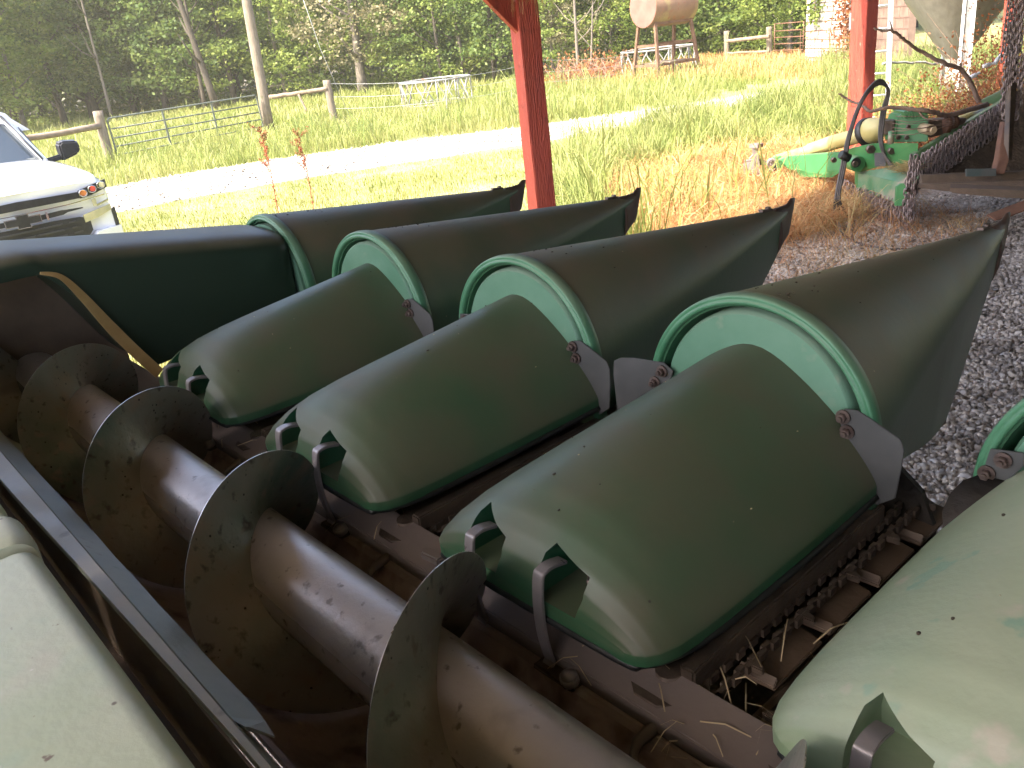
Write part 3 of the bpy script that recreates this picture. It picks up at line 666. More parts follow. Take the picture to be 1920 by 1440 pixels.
field = leafmat('field_grass', [(.12, .16, .035), (.20, .235, .055), (.30, .30, .10), (.42, .37, .17)], .4, nscale=.25)
strawm = leafmat('dead_straw', [(.16, .06, .025), (.40, .17, .06), (.55, .28, .11), (.60, .42, .20), (.70, .58, .34)], .3, nscale=1.2)
wig = lambda x, y: (.42+.42*(np.sin(x*1.3+np.sin(y*.9)*2)*np.sin(y*1.1+x*.4)+1)+.25*np.sin(x*4.1+y*2.3)*np.sin(y*3.7-x))*(1+.7*(rng.random(len(x))>.93))
lawn_poly = [(-5.1, -4), (-5.1, 6.2), (-5.6, 8.5), (-8.5, 10.5), (-12.8, 12.5)]+[(-13.9, 11.6), (-15, 9.8), (-15.9, 7.6), (-16.4, 5.2), (-16.8, 0), (-17, -6)]
x, y = scatter(110000, lawn_poly, 1.0); tag(blades('lawn_grass', mown, x, y, .04, .11, .006, .012, .7, hfn=wig), 'short yellow green lawn grass between the shed and the road', 'grass', kind='stuff')
tall_poly = [(-5.2, 6.2), (-6.6, 6.0), (-9.0, 8.6), (-11.0, 10.6), (-11.9, 13.0), (-11.3, 16), (-11.2, 19), (-12, 23), (-16, 26), (-14, 30), (-4.9, 30), (-4.8, 9.6)]
hitch_gap = [(-4.6, 6.2), (-5.8, 6.4), (-7.4, 7.8), (-8.7, 9.8), (-8.4, 11.9), (-6.2, 12.6), (-4.6, 12.4)]
x, y = scatter(90000, tall_poly, 1.2, .6, (hitch_gap,)); tag(blades('tall_grass', tall, x, y, .22, .62, .008, .017, .75, hfn=wig), 'tall unmown green grass along the far end of the road', 'grass', kind='stuff')
verge_poly = [(-20.8, -14), (-21.3, 0), (-21.0, 5), (-20.6, 7.4), (-20, 9.6), (-18.6, 12.4), (-16.8, 14.6), (-15.2, 17.4), (-14.4, 19.5), (-15, 26), (-27, 33), (-28, 16), (-28.5, 10), (-27, 4), (-27, -14)]
x, y = scatter(60000, verge_poly, 1.0, .3); tag(blades('verge_grass', field, x, y, .12, .38, .012, .024, .6, hfn=wig), 'rough green grass between the road and the pasture fence', 'grass', kind='stuff')
field_poly = [(-27, -10), (-27, 4), (-28.5, 10), (-28, 16), (-27, 33), (-30, 36), (-42, 28), (-56, 24), (-70, 20), (-70, -10)]
x, y = scatter(60000, field_poly, 1.2, .2); tag(blades('pasture_grass', field, x, y, .15, .42, .03, .06, .6, hfn=wig), 'green pasture grass beyond the metal gate', 'grass', kind='stuff')
x, y = scatter(9000, [(-13, 24), (-13, 31), (-19, 34), (-26, 36), (-28, 31), (-22, 25)], .6); tag(blades('seeding_grass', strawm, x, y, .18, .48, .012, .02, .5), 'pinkish dry seeding grass in front of the wooden fence', 'grass', kind='stuff')
x, y = scatter(42000, [(-4.75, 6.4), (-5.6, 6.2), (-7.3, 7.6), (-8.4, 9.4), (-8.3, 12.1), (-4.9, 12.9), (-4.3, 8.2)], .5); tag(blades('dead_grass', strawm, x, y, .18, .6, .006, .011, 1.5, lie=.8), 'heap of orange dead grass around the mower drawbar', 'dead grass', kind='stuff')
x, y = scatter(2600, [(-4.4, 6.5), (-4.6, 9.5), (-3.1, 8.8), (-2.6, 7), (-2.2, 5.4), (-3.4, 5.6)], .2); tag(blades('straw_litter', strawm, x, y, .15, .45, .003, .006, 1.6, lie=.97, z=G+.02), 'loose straw litter on the gravel by the mower', 'straw', kind='stuff')
def arcs(i):
    p = onz(random.uniform(1040, 1620), random.uniform(300, 455)); L_ = random.uniform(.5, 1.1); a = random.uniform(0, 6.28); d = Vector((math.cos(a), math.sin(a), 0)); hgt = random.uniform(.12, .45)
    return [p+d*L_*t+Vector((0, 0, hgt*math.sin(math.pi*min(1, t*1.05)))) for t in (0, .2, .4, .6, .8, 1)]
tag(strands(900, arcs, .010).build('bent_dead_stalks', M['hay'], None, weld=False), 'long bent tan stalks arching over the dead grass', 'dead stalks', kind='stuff')
# loose stones of the floor
def stones(name, m, x, y, r0, r1, z=G):
    n = len(x); base = np.array([(1, 0, 0), (0, 1, 0), (-1, 0, 0), (0, -1, 0), (0, 0, 1), (.6, .6, .65), (-.6, -.5, .7), (0, 0, -.6)], float)
    F = np.array([(0, 1, 5), (1, 4, 5), (0, 5, 4), (1, 2, 4), (2, 3, 6), (2, 6, 4), (3, 4, 6), (3, 0, 4)])
    sc = rng.uniform(r0, r1, (n, 1, 1))*rng.uniform(.6, 1.3, (n, 1, 3))*np.array([1, 1, .75]); j = base[None]*sc+rng.normal(0, .18, (n, 8, 3))*sc
    a = rng.uniform(0, 6.28, n); b = rng.uniform(-.7, .7, n); ca, sa, cb, sb = np.cos(a), np.sin(a), np.cos(b), np.sin(b)
    X = j[..., 0]*cb[:, None]-j[..., 2]*sb[:, None]; Z = j[..., 0]*sb[:, None]+j[..., 2]*cb[:, None]; Y = j[..., 1]
    X2 = X*ca[:, None]-Y*sa[:, None]; Y2 = X*sa[:, None]+Y*ca[:, None]
    V = np.stack([X2+x[:, None], Y2+y[:, None], Z+z+.004+sc[:, 0, 2][:, None]*.4], 2).reshape(-1, 3)
    T = (np.arange(n)[:, None, None]*8+F[None]).reshape(-1, 3)
    return fast(name, V, np.zeros((0, 4), int), T, m)
stm = leafmat('crushed_stone', [(.12, .10, .09), (.32, .28, .245), (.52, .46, .41), (.75, .69, .62)], 0, .8, 3)
x, y = scatter(95000, [(-4.7, 6.8), (-4.6, 9.6), (-2.6, 11), (.6, 11), (-.2, 2.0), (-1.9, 2.6), (-3.0, 4.0)], .9); tag(stones('gravel', stm, x, y, .010, .026), 'crushed grey gravel under the shed', 'gravel', kind='stuff')
x, y = scatter(16000, roadpoly, 1.2); tag(stones('road_stones', stm, x, y, .012, .04), 'loose stones on the pale gravel road', 'stones', kind='stuff')

# ================================================================== TREES
bark = mat('grey_bark', (.10, .08, .06), (.19, .16, .13), .9, scale=5, streak=(6, 6, 1), bump=.8, bscale=12)
barkd = mat('dark_bark', (.035, .028, .02), (.08, .06, .045), .9, scale=5, streak=(6, 6, 1), bump=.8, bscale=12)
LM = {'dark': leafmat('dark_leaves', [(.045, .08, .022), (.08, .13, .03), (.14, .19, .045), (.25, .28, .08)], .42),
      'mid': leafmat('mid_green_leaves', [(.07, .11, .022), (.13, .18, .035), (.22, .27, .06), (.36, .37, .11)], .45),
      'yellow': leafmat('yellow_green_leaves', [(.07, .12, .02), (.13, .19, .03), (.21, .26, .05), (.33, .33, .09)], .45),
      'brown': leafmat('grey_brown_leaves', [(.09, .09, .045), (.16, .15, .075), (.25, .22, .12), (.34, .28, .16)], .3),
      'rust': leafmat('rusty_leaves', [(.16, .06, .03), (.30, .11, .045), (.42, .17, .07), (.5, .27, .12)], .35)}
def crown_mesh(name, m, h0, h1, R, nc, nl, leaf, seed):
    r_ = np.random.default_rng(seed); u = r_.random(nc); ang = r_.uniform(0, 2*np.pi, nc); zz = h0+(h1-h0)*u
    prof = np.sin(np.pi*np.clip(.18+.80*u, 0, 1))**.6; rr = R*prof*np.sqrt(r_.uniform(.08, 1, nc))*r_.uniform(.75, 1.15, nc)
    C = np.stack([rr*np.cos(ang), rr*np.sin(ang), zz], 1); cr = r_.uniform(.35, .95, nc)*R/3.4
    P = np.repeat(C, nl, 0)+r_.normal(0, 1, (nc*nl, 3))*np.repeat(cr, nl)[:, None]*np.array([.62, .62, .34])
    P[:, 2] = np.maximum(P[:, 2], h0*.35+.05)
    n = len(P); s_ = r_.uniform(.5, 1.25, (n, 1))*leaf
    A = r_.normal(0, 1, (n, 3)); A[:, 2] *= .5; A /= np.linalg.norm(A, axis=1)[:, None]; B = r_.normal(0, 1, (n, 3)); B -= A*(A*B).sum(1)[:, None]; B /= np.linalg.norm(B, axis=1)[:, None]
    V = np.stack([P-A*s_*.5, P+B*s_*.32, P+A*s_*.5, P-B*s_*.32], 1).reshape(-1, 3); Q = np.arange(n*4).reshape(-1, 4)
    o = fast(name, V, Q, np.zeros((0, 3), int), m); return o
def trunk_mb(h, r, seed, limbs=7, h0=2.5):
    rr = random.Random(seed); mb = MB(); pts = [Vector((.12*h*.08*math.sin(k*.9+seed), .1*math.cos(k*1.3+seed)*k*.12, h*k/9-.1)) for k in range(10)]
    mb.tube(pts, [r*(1.35 if k == 0 else 1)*(1-.082*k) for k in range(10)], 9)
    for _ in range(limbs):
        k = rr.uniform(.25, .85); z = h0+(h-h0)*rr.uniform(-.1, .75); a = rr.uniform(0, 6.28); b = pts[min(9, max(0, int(z/h*9)))].copy(); b.z = z; L_ = rr.uniform(1.2, 2.8)
        mb.tube([b, b+Vector((math.cos(a)*L_*.45, math.sin(a)*L_*.45, L_*.3)), b+Vector((math.cos(a)*L_, math.sin(a)*L_, L_*.75))], [r*.38, r*.25, r*.08], 6)
    return mb
protos = {}
def proto_tree(key, m, h0, h1, R, nc, nl, leaf, tr, bk, seed):
    t = thing('forest_tree', 'x', 'tree', (0, 0, -50)); c = crown_mesh('crown', m, h0, h1, R, nc, nl, leaf, seed); c.parent = t
    k = trunk_mb(h1*.9, tr, seed, h0=h0).build('trunk', bk, t, world=False); protos[key] = [t, False]
proto_tree('dark_a', LM['dark'], 1.9, 13, 3.7, 120, 95, .26, .2, barkd, 1)
proto_tree('dark_b', LM['dark'], 1.3, 11, 3.3, 110, 95, .25, .16, barkd, 2)
proto_tree('mid_a', LM['mid'], 1.6, 12, 3.6, 110, 95, .25, .2, barkd, 3)
proto_tree('mid_b', LM['mid'], .5, 8, 3.0, 120, 85, .22, .15, bark, 4)
proto_tree('yel_a', LM['yellow'], 2.0, 12, 3.3, 80, 85, .25, .15, bark, 5)
proto_tree('yel_b', LM['yellow'], .3, 6, 2.5, 90, 80, .2, .1, bark, 6)
proto_tree('oak', LM['brown'], 1.9, 11, 3.8, 130, 90, .22, .28, bark, 7)
def tree(key, px, d, s=1.0, label=None, group=None, name='forest_tree', base=None):
    t, used = protos[key]; o = t if not used else copy_tree(t); protos[key][1] = True
    if base is None: v = at(px, 150, d); base = (v.x, v.y)
    o.location = (base[0], base[1], G-.05); o.rotation_euler = (0, 0, random.uniform(0, 6.28)); o.scale = (s, s, s*random.uniform(.95, 1.08)); o.name = name
    o['label'] = label or 'leafy green tree in the dense woods behind the pasture'; o['category'] = 'tree'; o['group'] = group or 'trees of the woods behind the pasture'
    return o
# front row, left to right
tree('yel_a', 20, 57, 1.0, 'yellow green tree at the far left edge of the woods'); tree('dark_a', 95, 60, .95, 'dark green tree above the white truck roof')
tree('mid_a', 165, 61, 1.0, 'green tree behind the leaning gate post'); tree('dark_b', 235, 60, 1.05, 'dark green tree behind the left end of the gate')
tree('dark_a', 300, 58, 1.0, 'dark broad tree behind the middle of the gate'); tree('dark_b', 370, 56, 1.0, 'dark green tree behind the right half of the gate')
tree('mid_a', 430, 55, .9, 'green tree with a dark leaning trunk left of the utility pole'); tree('yel_a', 530, 54, .9, 'sunny yellow green tree just right of the utility pole')
tree('mid_b', 585, 53, .9, 'bushy green tree behind the wooden rail and brace'); tree('oak', 680, 50, 1.0, 'grey brown oak with a pale trunk left of the hay feeder', name='oak_tree')
tree('mid_a', 745, 51, .85, 'green tree right behind the hay feeder'); tree('dark_b', 800, 48, .8, 'dark tree above the right end of the hay feeder')
tree('mid_b', 870, 47, .9, 'bushy green tree just left of the middle red post'); tree('dark_a', 930, 46, .75, 'dark tree partly hidden by the middle red post')
tree('mid_b', 1040, 44, .75, 'leafy green tree just right of the middle red post'); tree('oak', 1085, 44, .55, 'brownish small oak with hanging foliage by the brush pile', name='oak_tree')
tree('yel_b', 1150, 44, .8, 'light green bushy tree left of the fuel tank'); tree('mid_b', 1215, 46, .8, 'green bushy tree behind the fuel tank stand')
tree('dark_b', 1290, 46, .7, 'dark tree right of the fuel tank'); tree('mid_b', 1350, 46, .8, 'green tree behind the first wooden fence post'); tree('dark_b', 1420, 45, .75, 'dark green tree above the wooden rail fence')
tree('mid_b', 1480, 43, .8, 'green tree beside the pale block building'); tree('dark_b', 1560, 47, .8, 'dark tree behind the pale block building')
for i in range(26):
    px = -330+84*i+random.uniform(-20, 20); d = random.uniform(64, 74)-max(0, px)*.008
    tree(['dark_a', 'mid_a', 'dark_b', 'yel_a', 'dark_a'][i % 5], px, d, random.uniform(1.0, 1.25))
for i in range(22):
    px = -350+100*i+random.uniform(-20, 20); d = random.uniform(76, 88)-max(0, px)*.006
    tree(['dark_a', 'mid_a', 'dark_a'][i % 3], px, d, random.uniform(1.2, 1.5))
for px, d in ((-60, 55), (-150, 56), (-250, 55)): tree('mid_a', px, d, 1.0)
# undergrowth along the edge of the woods, as one mass
def undergrowth():
    P = []; r_ = np.random.default_rng(5)
    edge = [(-200, 62), (80, 61), (190, 63), (410, 57), (560, 54), (680, 51), (830, 48), (900, 46), (1100, 43.5), (1330, 46), (1500, 44), (1600, 44)]
    V = []
    for i in range(len(edge)-1):
        (pa, da), (pb, db) = edge[i], edge[i+1]; n = int(abs(pb-pa)/14)
        for k in range(n):
            t = k/n; v = at(pa+(pb-pa)*t, 150, da+(db-da)*t+random.uniform(0, 5)); hh = random.uniform(.5, 1.6)
            P.append((v.x, v.y, hh))
    C = np.array(P); nl = 260; Q_ = np.repeat(C[:, :2], nl, 0)+r_.normal(0, .75, (len(C)*nl, 2)); z = G+np.abs(r_.normal(0, .5, len(Q_)))*np.repeat(C[:, 2], nl)
    P3 = np.column_stack([Q_, z]); n = len(P3); s_ = r_.uniform(.12, .26, (n, 1)); A = r_.normal(0, 1, (n, 3)); A /= np.linalg.norm(A, axis=1)[:, None]; B = np.cross(A, r_.normal(0, 1, (n, 3))); B /= np.linalg.norm(B, axis=1)[:, None]
    V = np.stack([P3-A*s_*.5, P3+B*s_*.3, P3+A*s_*.5, P3-B*s_*.3], 1).reshape(-1, 3)
    return fast('undergrowth', V, np.arange(n*4).reshape(-1, 4), np.zeros((0, 3), int), LM['mid'])
def far_woods():
    r_ = np.random.default_rng(11); n = 90000; az = r_.uniform(math.radians(95), math.radians(196), n); d = r_.uniform(90, 100, n); z = G+r_.uniform(0, 1, n)**.8*13*(1+.25*np.sin(az*40)+.15*np.sin(az*97))
    P3 = np.column_stack([d*np.cos(az), d*np.sin(az), z]); s_ = r_.uniform(.5, 1.1, (n, 1)); A = r_.normal(0, 1, (n, 3)); A /= np.linalg.norm(A, axis=1)[:, None]; B = np.cross(A, r_.normal(0, 1, (n, 3))); B /= np.linalg.norm(B, axis=1)[:, None]
    return fast('far_woods', np.stack([P3-A*s_*.5, P3+B*s_*.35, P3+A*s_*.5, P3-B*s_*.35], 1).reshape(-1, 3), np.arange(n*4).reshape(-1, 4), np.zeros((0, 3), int), LM['dark'])
tag(far_woods(), 'far woods that close off the view behind the nearer trees', 'woods', kind='stuff')
tag(undergrowth(), 'leafy undergrowth along the edge of the woods', 'undergrowth', kind='stuff')
# thin bare trunks standing at the wood's edge
for k, (px, d, r, h, lean, lb) in enumerate([(190, 56, .10, 9, .02, 'thin pale trunk behind the leaning gate post'), (395, 52, .22, 10, -.12, 'dark leaning trunk with forks left of the utility pole'), (372, 53, .13, 8, .05, 'dark slim trunk behind the right half of the gate'),
        (828, 46, .10, 8, 0, 'slim dark trunk above the end of the hay feeder'), (1085, 41, .08, 6, .02, 'bare thin trunk left of the brush pile'), (1108, 40, .05, 5, .1, 'grey dead sapling rising from the brush pile'), (300, 57, .08, 8, 0, 'thin dark trunk behind the middle of the gate')]):
    t = thing('bare_trunk', lb, 'tree trunk', (*at(px, 150, d).xy, G)); mb = MB(); rr = random.Random(k)
    pts = [Vector((lean*h*j/8*CR.x, lean*h*j/8*CR.y, h*j/8)) for j in range(9)]; mb.tube(pts, [r*(1-.08*j)*(1.2 if j == 0 else 1) for j in range(9)], 8)
    for _ in range(7):
        z = rr.uniform(.25, .9); b = pts[int(z*8)]; a = rr.uniform(0, 6.28); L_ = rr.uniform(.8, 1.8); mb.tube([b, b+Vector((math.cos(a)*L_*.5, math.sin(a)*L_*.5, L_*.35)), b+Vector((math.cos(a)*L_, math.sin(a)*L_, L_))], [r*.4, r*.28, r*.08], 5)
    mb.build('stem', barkd if k in (1, 2, 3, 6) else bark, t, world=False)
# brush pile: dead branches with rusty leaves
def brush(name, label, cat, cx, cy, R, H, n, m, lm=None, nl=0, tw=.012, group=None):
    t = thing(name, label, cat, (cx, cy, G), group=group); mb = MB()
    for i in range(n):
        a = random.uniform(0, 6.28); p = Vector((random.gauss(0, R*.4), random.gauss(0, R*.4), 0)); L_ = random.uniform(.5, 1)*H*1.3; d = Vector((math.cos(a)*.6, math.sin(a)*.6, random.uniform(.5, 1.2))).normalized()
        q = p+d*L_*.5+Vector((random.uniform(-.1, .1), random.uniform(-.1, .1), 0))*L_; mb.tube([p, q, p+d*L_+Vector((random.uniform(-.2, .2), random.uniform(-.2, .2), -.1))*L_], [tw, tw*.7, tw*.3], 4, caps=False)
    mb.build('branches', m, t, world=False)
    if nl:
        r_ = np.random.default_rng(int(abs(cx*100))); P3 = np.column_stack([r_.normal(0, R*.5, (nl, 2)), np.abs(r_.normal(0, H*.42, nl))]); s_ = r_.uniform(.5, 1.2, (nl, 1))*lm[1]
        A = r_.normal(0, 1, (nl, 3)); A /= np.linalg.norm(A, axis=1)[:, None]; B = np.cross(A, r_.normal(0, 1, (nl, 3))); B /= np.linalg.norm(B, axis=1)[:, None]
        o = fast('leaves', np.stack([P3-A*s_*.5, P3+B*s_*.3, P3+A*s_*.5, P3-B*s_*.3], 1).reshape(-1, 3), np.arange(nl*4).reshape(-1, 4), np.zeros((0, 3), int), lm[0]); o.parent = t
    return t
twig = mat('brown_twigs', (.16, .09, .06), (.28, .17, .11), .8, scale=8)
v = at(1100, 150, 37.5); brush('brush_pile', 'pile of rusty brown dead brush at the edge of the woods', 'brush pile', v.x, v.y, 1.7, 1.1, 160, twig, (LM['rust'], .14), 1500, .02)
v = at(1150, 140, 38.5); brush('brush_pile', 'smaller dead brush heap between the big pile and the hay feeder', 'brush pile', v.x, v.y, 1.1, .9, 80, twig, (LM['rust'], .12), 700, .018)
for px, d, R, H, n, lb in ((1720, 13.8, .7, .75, 60, 'low rusty vine bush left under the feed bin'), (1790, 13.2, .75, .9, 80, 'rusty leaved bush under the tip of the feed bin'), (1850, 13.6, .7, 1.3, 90, 'tall rusty bush right of the feed bin'), (1885, 14.6, .6, 1.9, 90, 'rusty vine climbing the farthest red post'), (1745, 15.4, .7, .8, 60, 'dry weed clump between the ladder and the feed bin'), (1690, 12.4, .6, .5, 60, 'short dry weeds at the foot of the ladder')):
    v = at(px, 100, d); brush('dead_bush', lb, 'bush', v.x, v.y, R, H, n, twig, (LM['rust'] if px != 1745 else LM['yellow'], .055), 4500, .006, 'rusty bushes around the feed bin')
# the two dried docks in front of the road
dockm = leafmat('dock_seed', [(.12, .03, .015), (.22, .06, .025), (.32, .11, .05)], .15)
for k, (px0, py0, px1, py1, lb) in enumerate(((522, 400, 487, 240, 'left of the two dried red dock weeds'), (588, 392, 557, 245, 'right of the two dried red dock weeds'))):
    d = 8.9 + .3*k; a = at(px0, py0, d); b = at(px1, py1, d); a0 = Vector((a.x, a.y, G)); t = thing('dried_dock_weed', lb, 'weed', a0)
    P = bezier([a0, a, a.lerp(b, .5)+Vector((.01, .01, 0)), b], 8); mb = MB(); mb.tube([p-a0 for p in P], [.006*(1-.6*i/len(P)) for i in range(len(P))], 6)
    V = []
    def cl(c, n, s):
        for _ in range(n):
            q = c+Vector((random.gauss(0, s), random.gauss(0, s), random.gauss(0, s*1.3))); V.append(q)
    for i, p in enumerate(P[9:]): cl(p-a0, 16, .010)
    top = b-a0
    for j in range(9):
        s0 = top.lerp(a-a0, .05+.055*j); ang = random.uniform(0, 6.28); L_ = random.uniform(.08, .17); e = s0+Vector((math.cos(ang)*L_*.7, math.sin(ang)*L_*.7, L_*.6))
        mid = s0.lerp(e, .5)+Vector((0, 0, .02)); mb.tube([s0, mid, e-Vector((0, 0, .03))], [.003, .0025, .0015], 4)
        for q in range(9): cl(s0.lerp(e, q/8), 7, .008)
    mb.build('stem', mat('dock_stem', (.3, .09, .04), None, .8), t, world=False)
    P3 = np.array([tuple(q) for q in V]); n = len(P3); s_ = rng.uniform(.008, .018, (n, 1)); A = rng.normal(0, 1, (n, 3)); A /= np.linalg.norm(A, axis=1)[:, None]; B = np.cross(A, rng.normal(0, 1, (n, 3))); B /= np.linalg.norm(B, axis=1)[:, None]
    o = fast('seed_heads', np.stack([P3-A*s_*.5, P3+B*s_*.4, P3+A*s_*.5, P3-B*s_*.4], 1).reshape(-1, 3), np.arange(n*4).reshape(-1, 4), np.zeros((0, 3), int), dockm); o.parent = t

x, y = scatter(5200, verge_poly, 1.0, .9); tag(blades('verge_weeds', tall, x, y, .3, .75, .018, .034, .9, hfn=wig), 'taller darker weeds scattered through the verge grass', 'weeds', kind='stuff')
x, y = scatter(2600, tall_poly, 1.0, .9); tag(blades('tall_weeds', field, x, y, .5, .95, .012, .02, 1.1, hfn=wig), 'taller seed stalks rising above the unmown grass', 'weeds', kind='stuff')

# ================================================================== FENCES, GATE, POLE
M['postw'] = mat('weathered_post', (.13, .10, .07), (.23, .185, .14), .9, scale=4, streak=(7, 7, .8), bump=.7, bscale=14, patches=[((.09, .10, .045), 5, .6, .75)])
M['railw'] = mat('weathered_rail', (.14, .10, .065), (.25, .19, .14), .9, scale=4, bump=.5)
M['galv'] = mat('galvanised_pipe', (.26, .26, .255), (.36, .36, .35), .45, .3, scale=6)
M['gatep'] = mat('green_grey_gate_pipe', (.11, .12, .095), (.17, .18, .145), .5, .3, scale=5)
M['wire'] = mat('old_wire', (.22, .2, .19), None, .5, .6)
M['rust'] = mat('rusty_iron', (.12, .055, .032), (.20, .10, .06), .75, .3, scale=7, bump=.3)
def roundpost(name, label, base, top, r0, r1, m, cat='post', group=None):
    t0 = Vector((base[0], base[1], G)); mb = MB(); a = Vector((0, 0, -.05)); b = Vector(top)-t0; n = 9
    mb.tube([a.lerp(b, i/n)+Vector((random.uniform(-.006, .006), random.uniform(-.006, .006), 0)) for i in range(n+1)], [(r0+(r1-r0)*i/n)*random.uniform(.97, 1.03) for i in range(n+1)], 12)
    o = mb.build(name, m, None); o.location = t0; tag(o, label, cat, group); return o
gp0 = onz(207, 305); gpt = at(183, 208, 28.3); roundpost('fence_post', 'thick leaning round post at the left end of the metal gate', gp0, gpt, .14, .145, M['postw'], group='wooden fence posts by the gate')
pb = onz(505, 245); pt = at(462, 0, 32); pt2 = Vector((pb.x, pb.y, G)).lerp(pt, 2.1); 
roundpost('utility_pole', 'tall leaning wooden utility pole at the right end of the gate', pb, pt2, .19, .13, M['postw'], 'pole')
p3b = onz(628, 232); roundpost('fence_post', 'short round post at the right end of the wooden rail', p3b, at(612, 150, 31.2), .13, .13, M['postw'], group='wooden fence posts by the gate')
# metal gate
ga, gb = Vector((gp0.x, gp0.y+.25, 0)), Vector((pb.x+.1, pb.y-.25, 0)); gt = thing('field_gate', 'green grey metal pipe gate between the leaning post and the utility pole', 'gate', (ga.x, ga.y, G)); gd = gb-ga
gp = lambda t, z: Vector((ga.x, ga.y, G+z))+gd*t
H5 = (.18, .42, .66, .92, 1.22)
for h_ in H5[:-1]: mb = MB(); mb.tube([gp(0.01, h_), gp(.99, h_)], .022, 8); mb.build('bar', M['gatep'], gt)
mb = MB(); mb.tube(bezier([gp(0, .14), gp(0, .7), gp(0, 1.15), gp(.02, 1.22)], 4)+[gp(.5, 1.22)]+bezier([gp(.97, 1.22), gp(.995, 1.16), gp(1, .6), gp(1, .14)], 4), .028, 10); mb.build('gate_frame', M['gatep'], gt)
for t in (.33, .66): mb = MB(); mb.box(gp(t, .70), (.05, .05, 1.08)); mb.build('upright', M['gatep'], gt)
# rails
def rail(label, a, b, r, m=None, name='fence_rail'):
    a, b = Vector(a), Vector(b); mb = MB(); n = 8
    mb.tube([a.lerp(b, i/n)+Vector((0, 0, random.uniform(-.02, .02))) for i in range(n+1)], r, 8); return tag(mb.build(name, m or M['railw']), label, 'rail')
rail('weathered log rail running left from the leaning gate post', at(188, 236, 28.2), at(-140, 292, 26.5), .085)
rail('wooden rail between the utility pole and the short round post', at(505, 182, 31.8), at(614, 167, 31.1), .07)
rail('loose broken brace hanging below the wooden rail', at(560, 178, 31.4), at(575, 208, 31.2), .04, name='brace_stick')
tag(MB().tube([at(555, -40, 31.5), at(600, 90, 31.5), onz(660, 228)], .009, 6).build('guy_wire', M['galv']), 'thin guy wire slanting down beside the short round post', 'wire')
tp = []
for px, py, ht, lb in ((838, 213, 142, 'thin steel fence post behind the right part of the hay feeder'), (1018, 180, 107, 'thin steel fence post just right of the middle red post')):
    b = onz(px, py); d = math.hypot(b.x, b.y); t_ = at(px-3, ht, d); mb = MB(); mb.bar(b, t_, .035, .035); mb.bar(b.lerp(t_, .93), t_, .055, .012); tag(mb.build('steel_fence_post', M['galv']), lb, 'fence post', 'steel fence posts'); tp.append((b, t_))
e = at(1200, 98, 36)
ends = [(Vector((p3b.x, p3b.y, G)), Vector(at(612, 150, 31.2))), tp[0], tp[1], (Vector((e.x, e.y, G)), e)]
for k, f in enumerate((.92, .62, .35)):
    pts = []
    for (b, t_), (b2, t2) in zip(ends[:-1], ends[1:]):
        p, q = b.lerp(t_, f), b2.lerp(t2, f)
        for j in range(5): u = j/5; pts.append(p.lerp(q, u)-Vector((0, 0, .07*math.sin(math.pi*u))))
    pts.append(ends[-1][0].lerp(ends[-1][1], f)); tag(MB().tube(pts, .006, 5).build('barbed_wire', M['galv']), ('top', 'middle', 'lowest')[k]+' strand of the wire fence behind the hay feeder', 'wire', 'strands of the wire fence')

# ================================================================== HAY FEEDERS
M['feeder'] = mat('grey_white_worn_pipe', (.19, .185, .175), (.28, .27, .25), .5, .1, scale=5, patches=[((.3, .18, .12), 4, .6, .7)])
M['feedbase'] = mat('rusty_feeder_base', (.24, .17, .14), (.36, .30, .27), .6, .3, scale=3)
def feeder(label, cx, cy, R, z1=.78, m=None):
    t = thing('hay_feeder', label, 'hay feeder', (cx, cy, G), group='round hay feeders'); n = 28
    C = lambda r, z, k=n: [Vector((r*math.cos(2*math.pi*i/k), r*math.sin(2*math.pi*i/k), z)) for i in range(k)]
    MB().tube(C(R, z1), .035, 8, closed=True).build('top_ring', M['feeder'], t, world=False); MB().tube(C(R, .14), .03, 8, closed=True).build('bottom_ring', M['feeder'], t, world=False)
    mb = MB(); P = C(R-.012, .10)+C(R-.012, .0)+C(R+.012, .10)+C(R+.012, 0); 
    for i in range(n): j = (i+1) % n; mb.add([P[i], P[j], P[n+j], P[n+i], P[2*n+i], P[2*n+j], P[3*n+j], P[3*n+i]], [(0, 1, 2, 3), (4, 7, 6, 5), (0, 4, 5, 1), (3, 2, 6, 7)])
    mb.build('base_band', M['feedbase'], t, world=False)
    K = 10
    for i in range(K):
        a = 2*math.pi*i/K; pa = lambda da, z, r=R: Vector((r*math.cos(a+da), r*math.sin(a+da), z))
        if i % 3 == 0: MB().tube([pa(0, 0), pa(0, z1)], .028, 8).build('upright', M['feeder'], t, world=False)
        MB().tube(bezier([pa(.07, z1), pa(.07, z1*.82), pa(.17, z1*.6), pa(.21, z1*.45), pa(.14, z1*.28), pa(.10, .14)], 4), .024, 7).build('curved_bar', M['feeder'], t, world=False)
        MB().tube(bezier([pa(.36, z1), pa(.36, z1*.82), pa(.27, z1*.6), pa(.22, z1*.45), pa(.29, z1*.28), pa(.33, .14)], 4), .024, 7).build('curved_bar', M['feeder'], t, world=False)
    return t
v = onz(810, 203); feeder('round grey hay feeder standing in the grass left of the middle red post', v.x-.4, v.y+.6, 1.32, .95)
v = onz(1240, 146); feeder('round hay feeder half hidden behind the fuel tank stand', v.x-1.3, v.y+1.5, 1.5, 1.0)

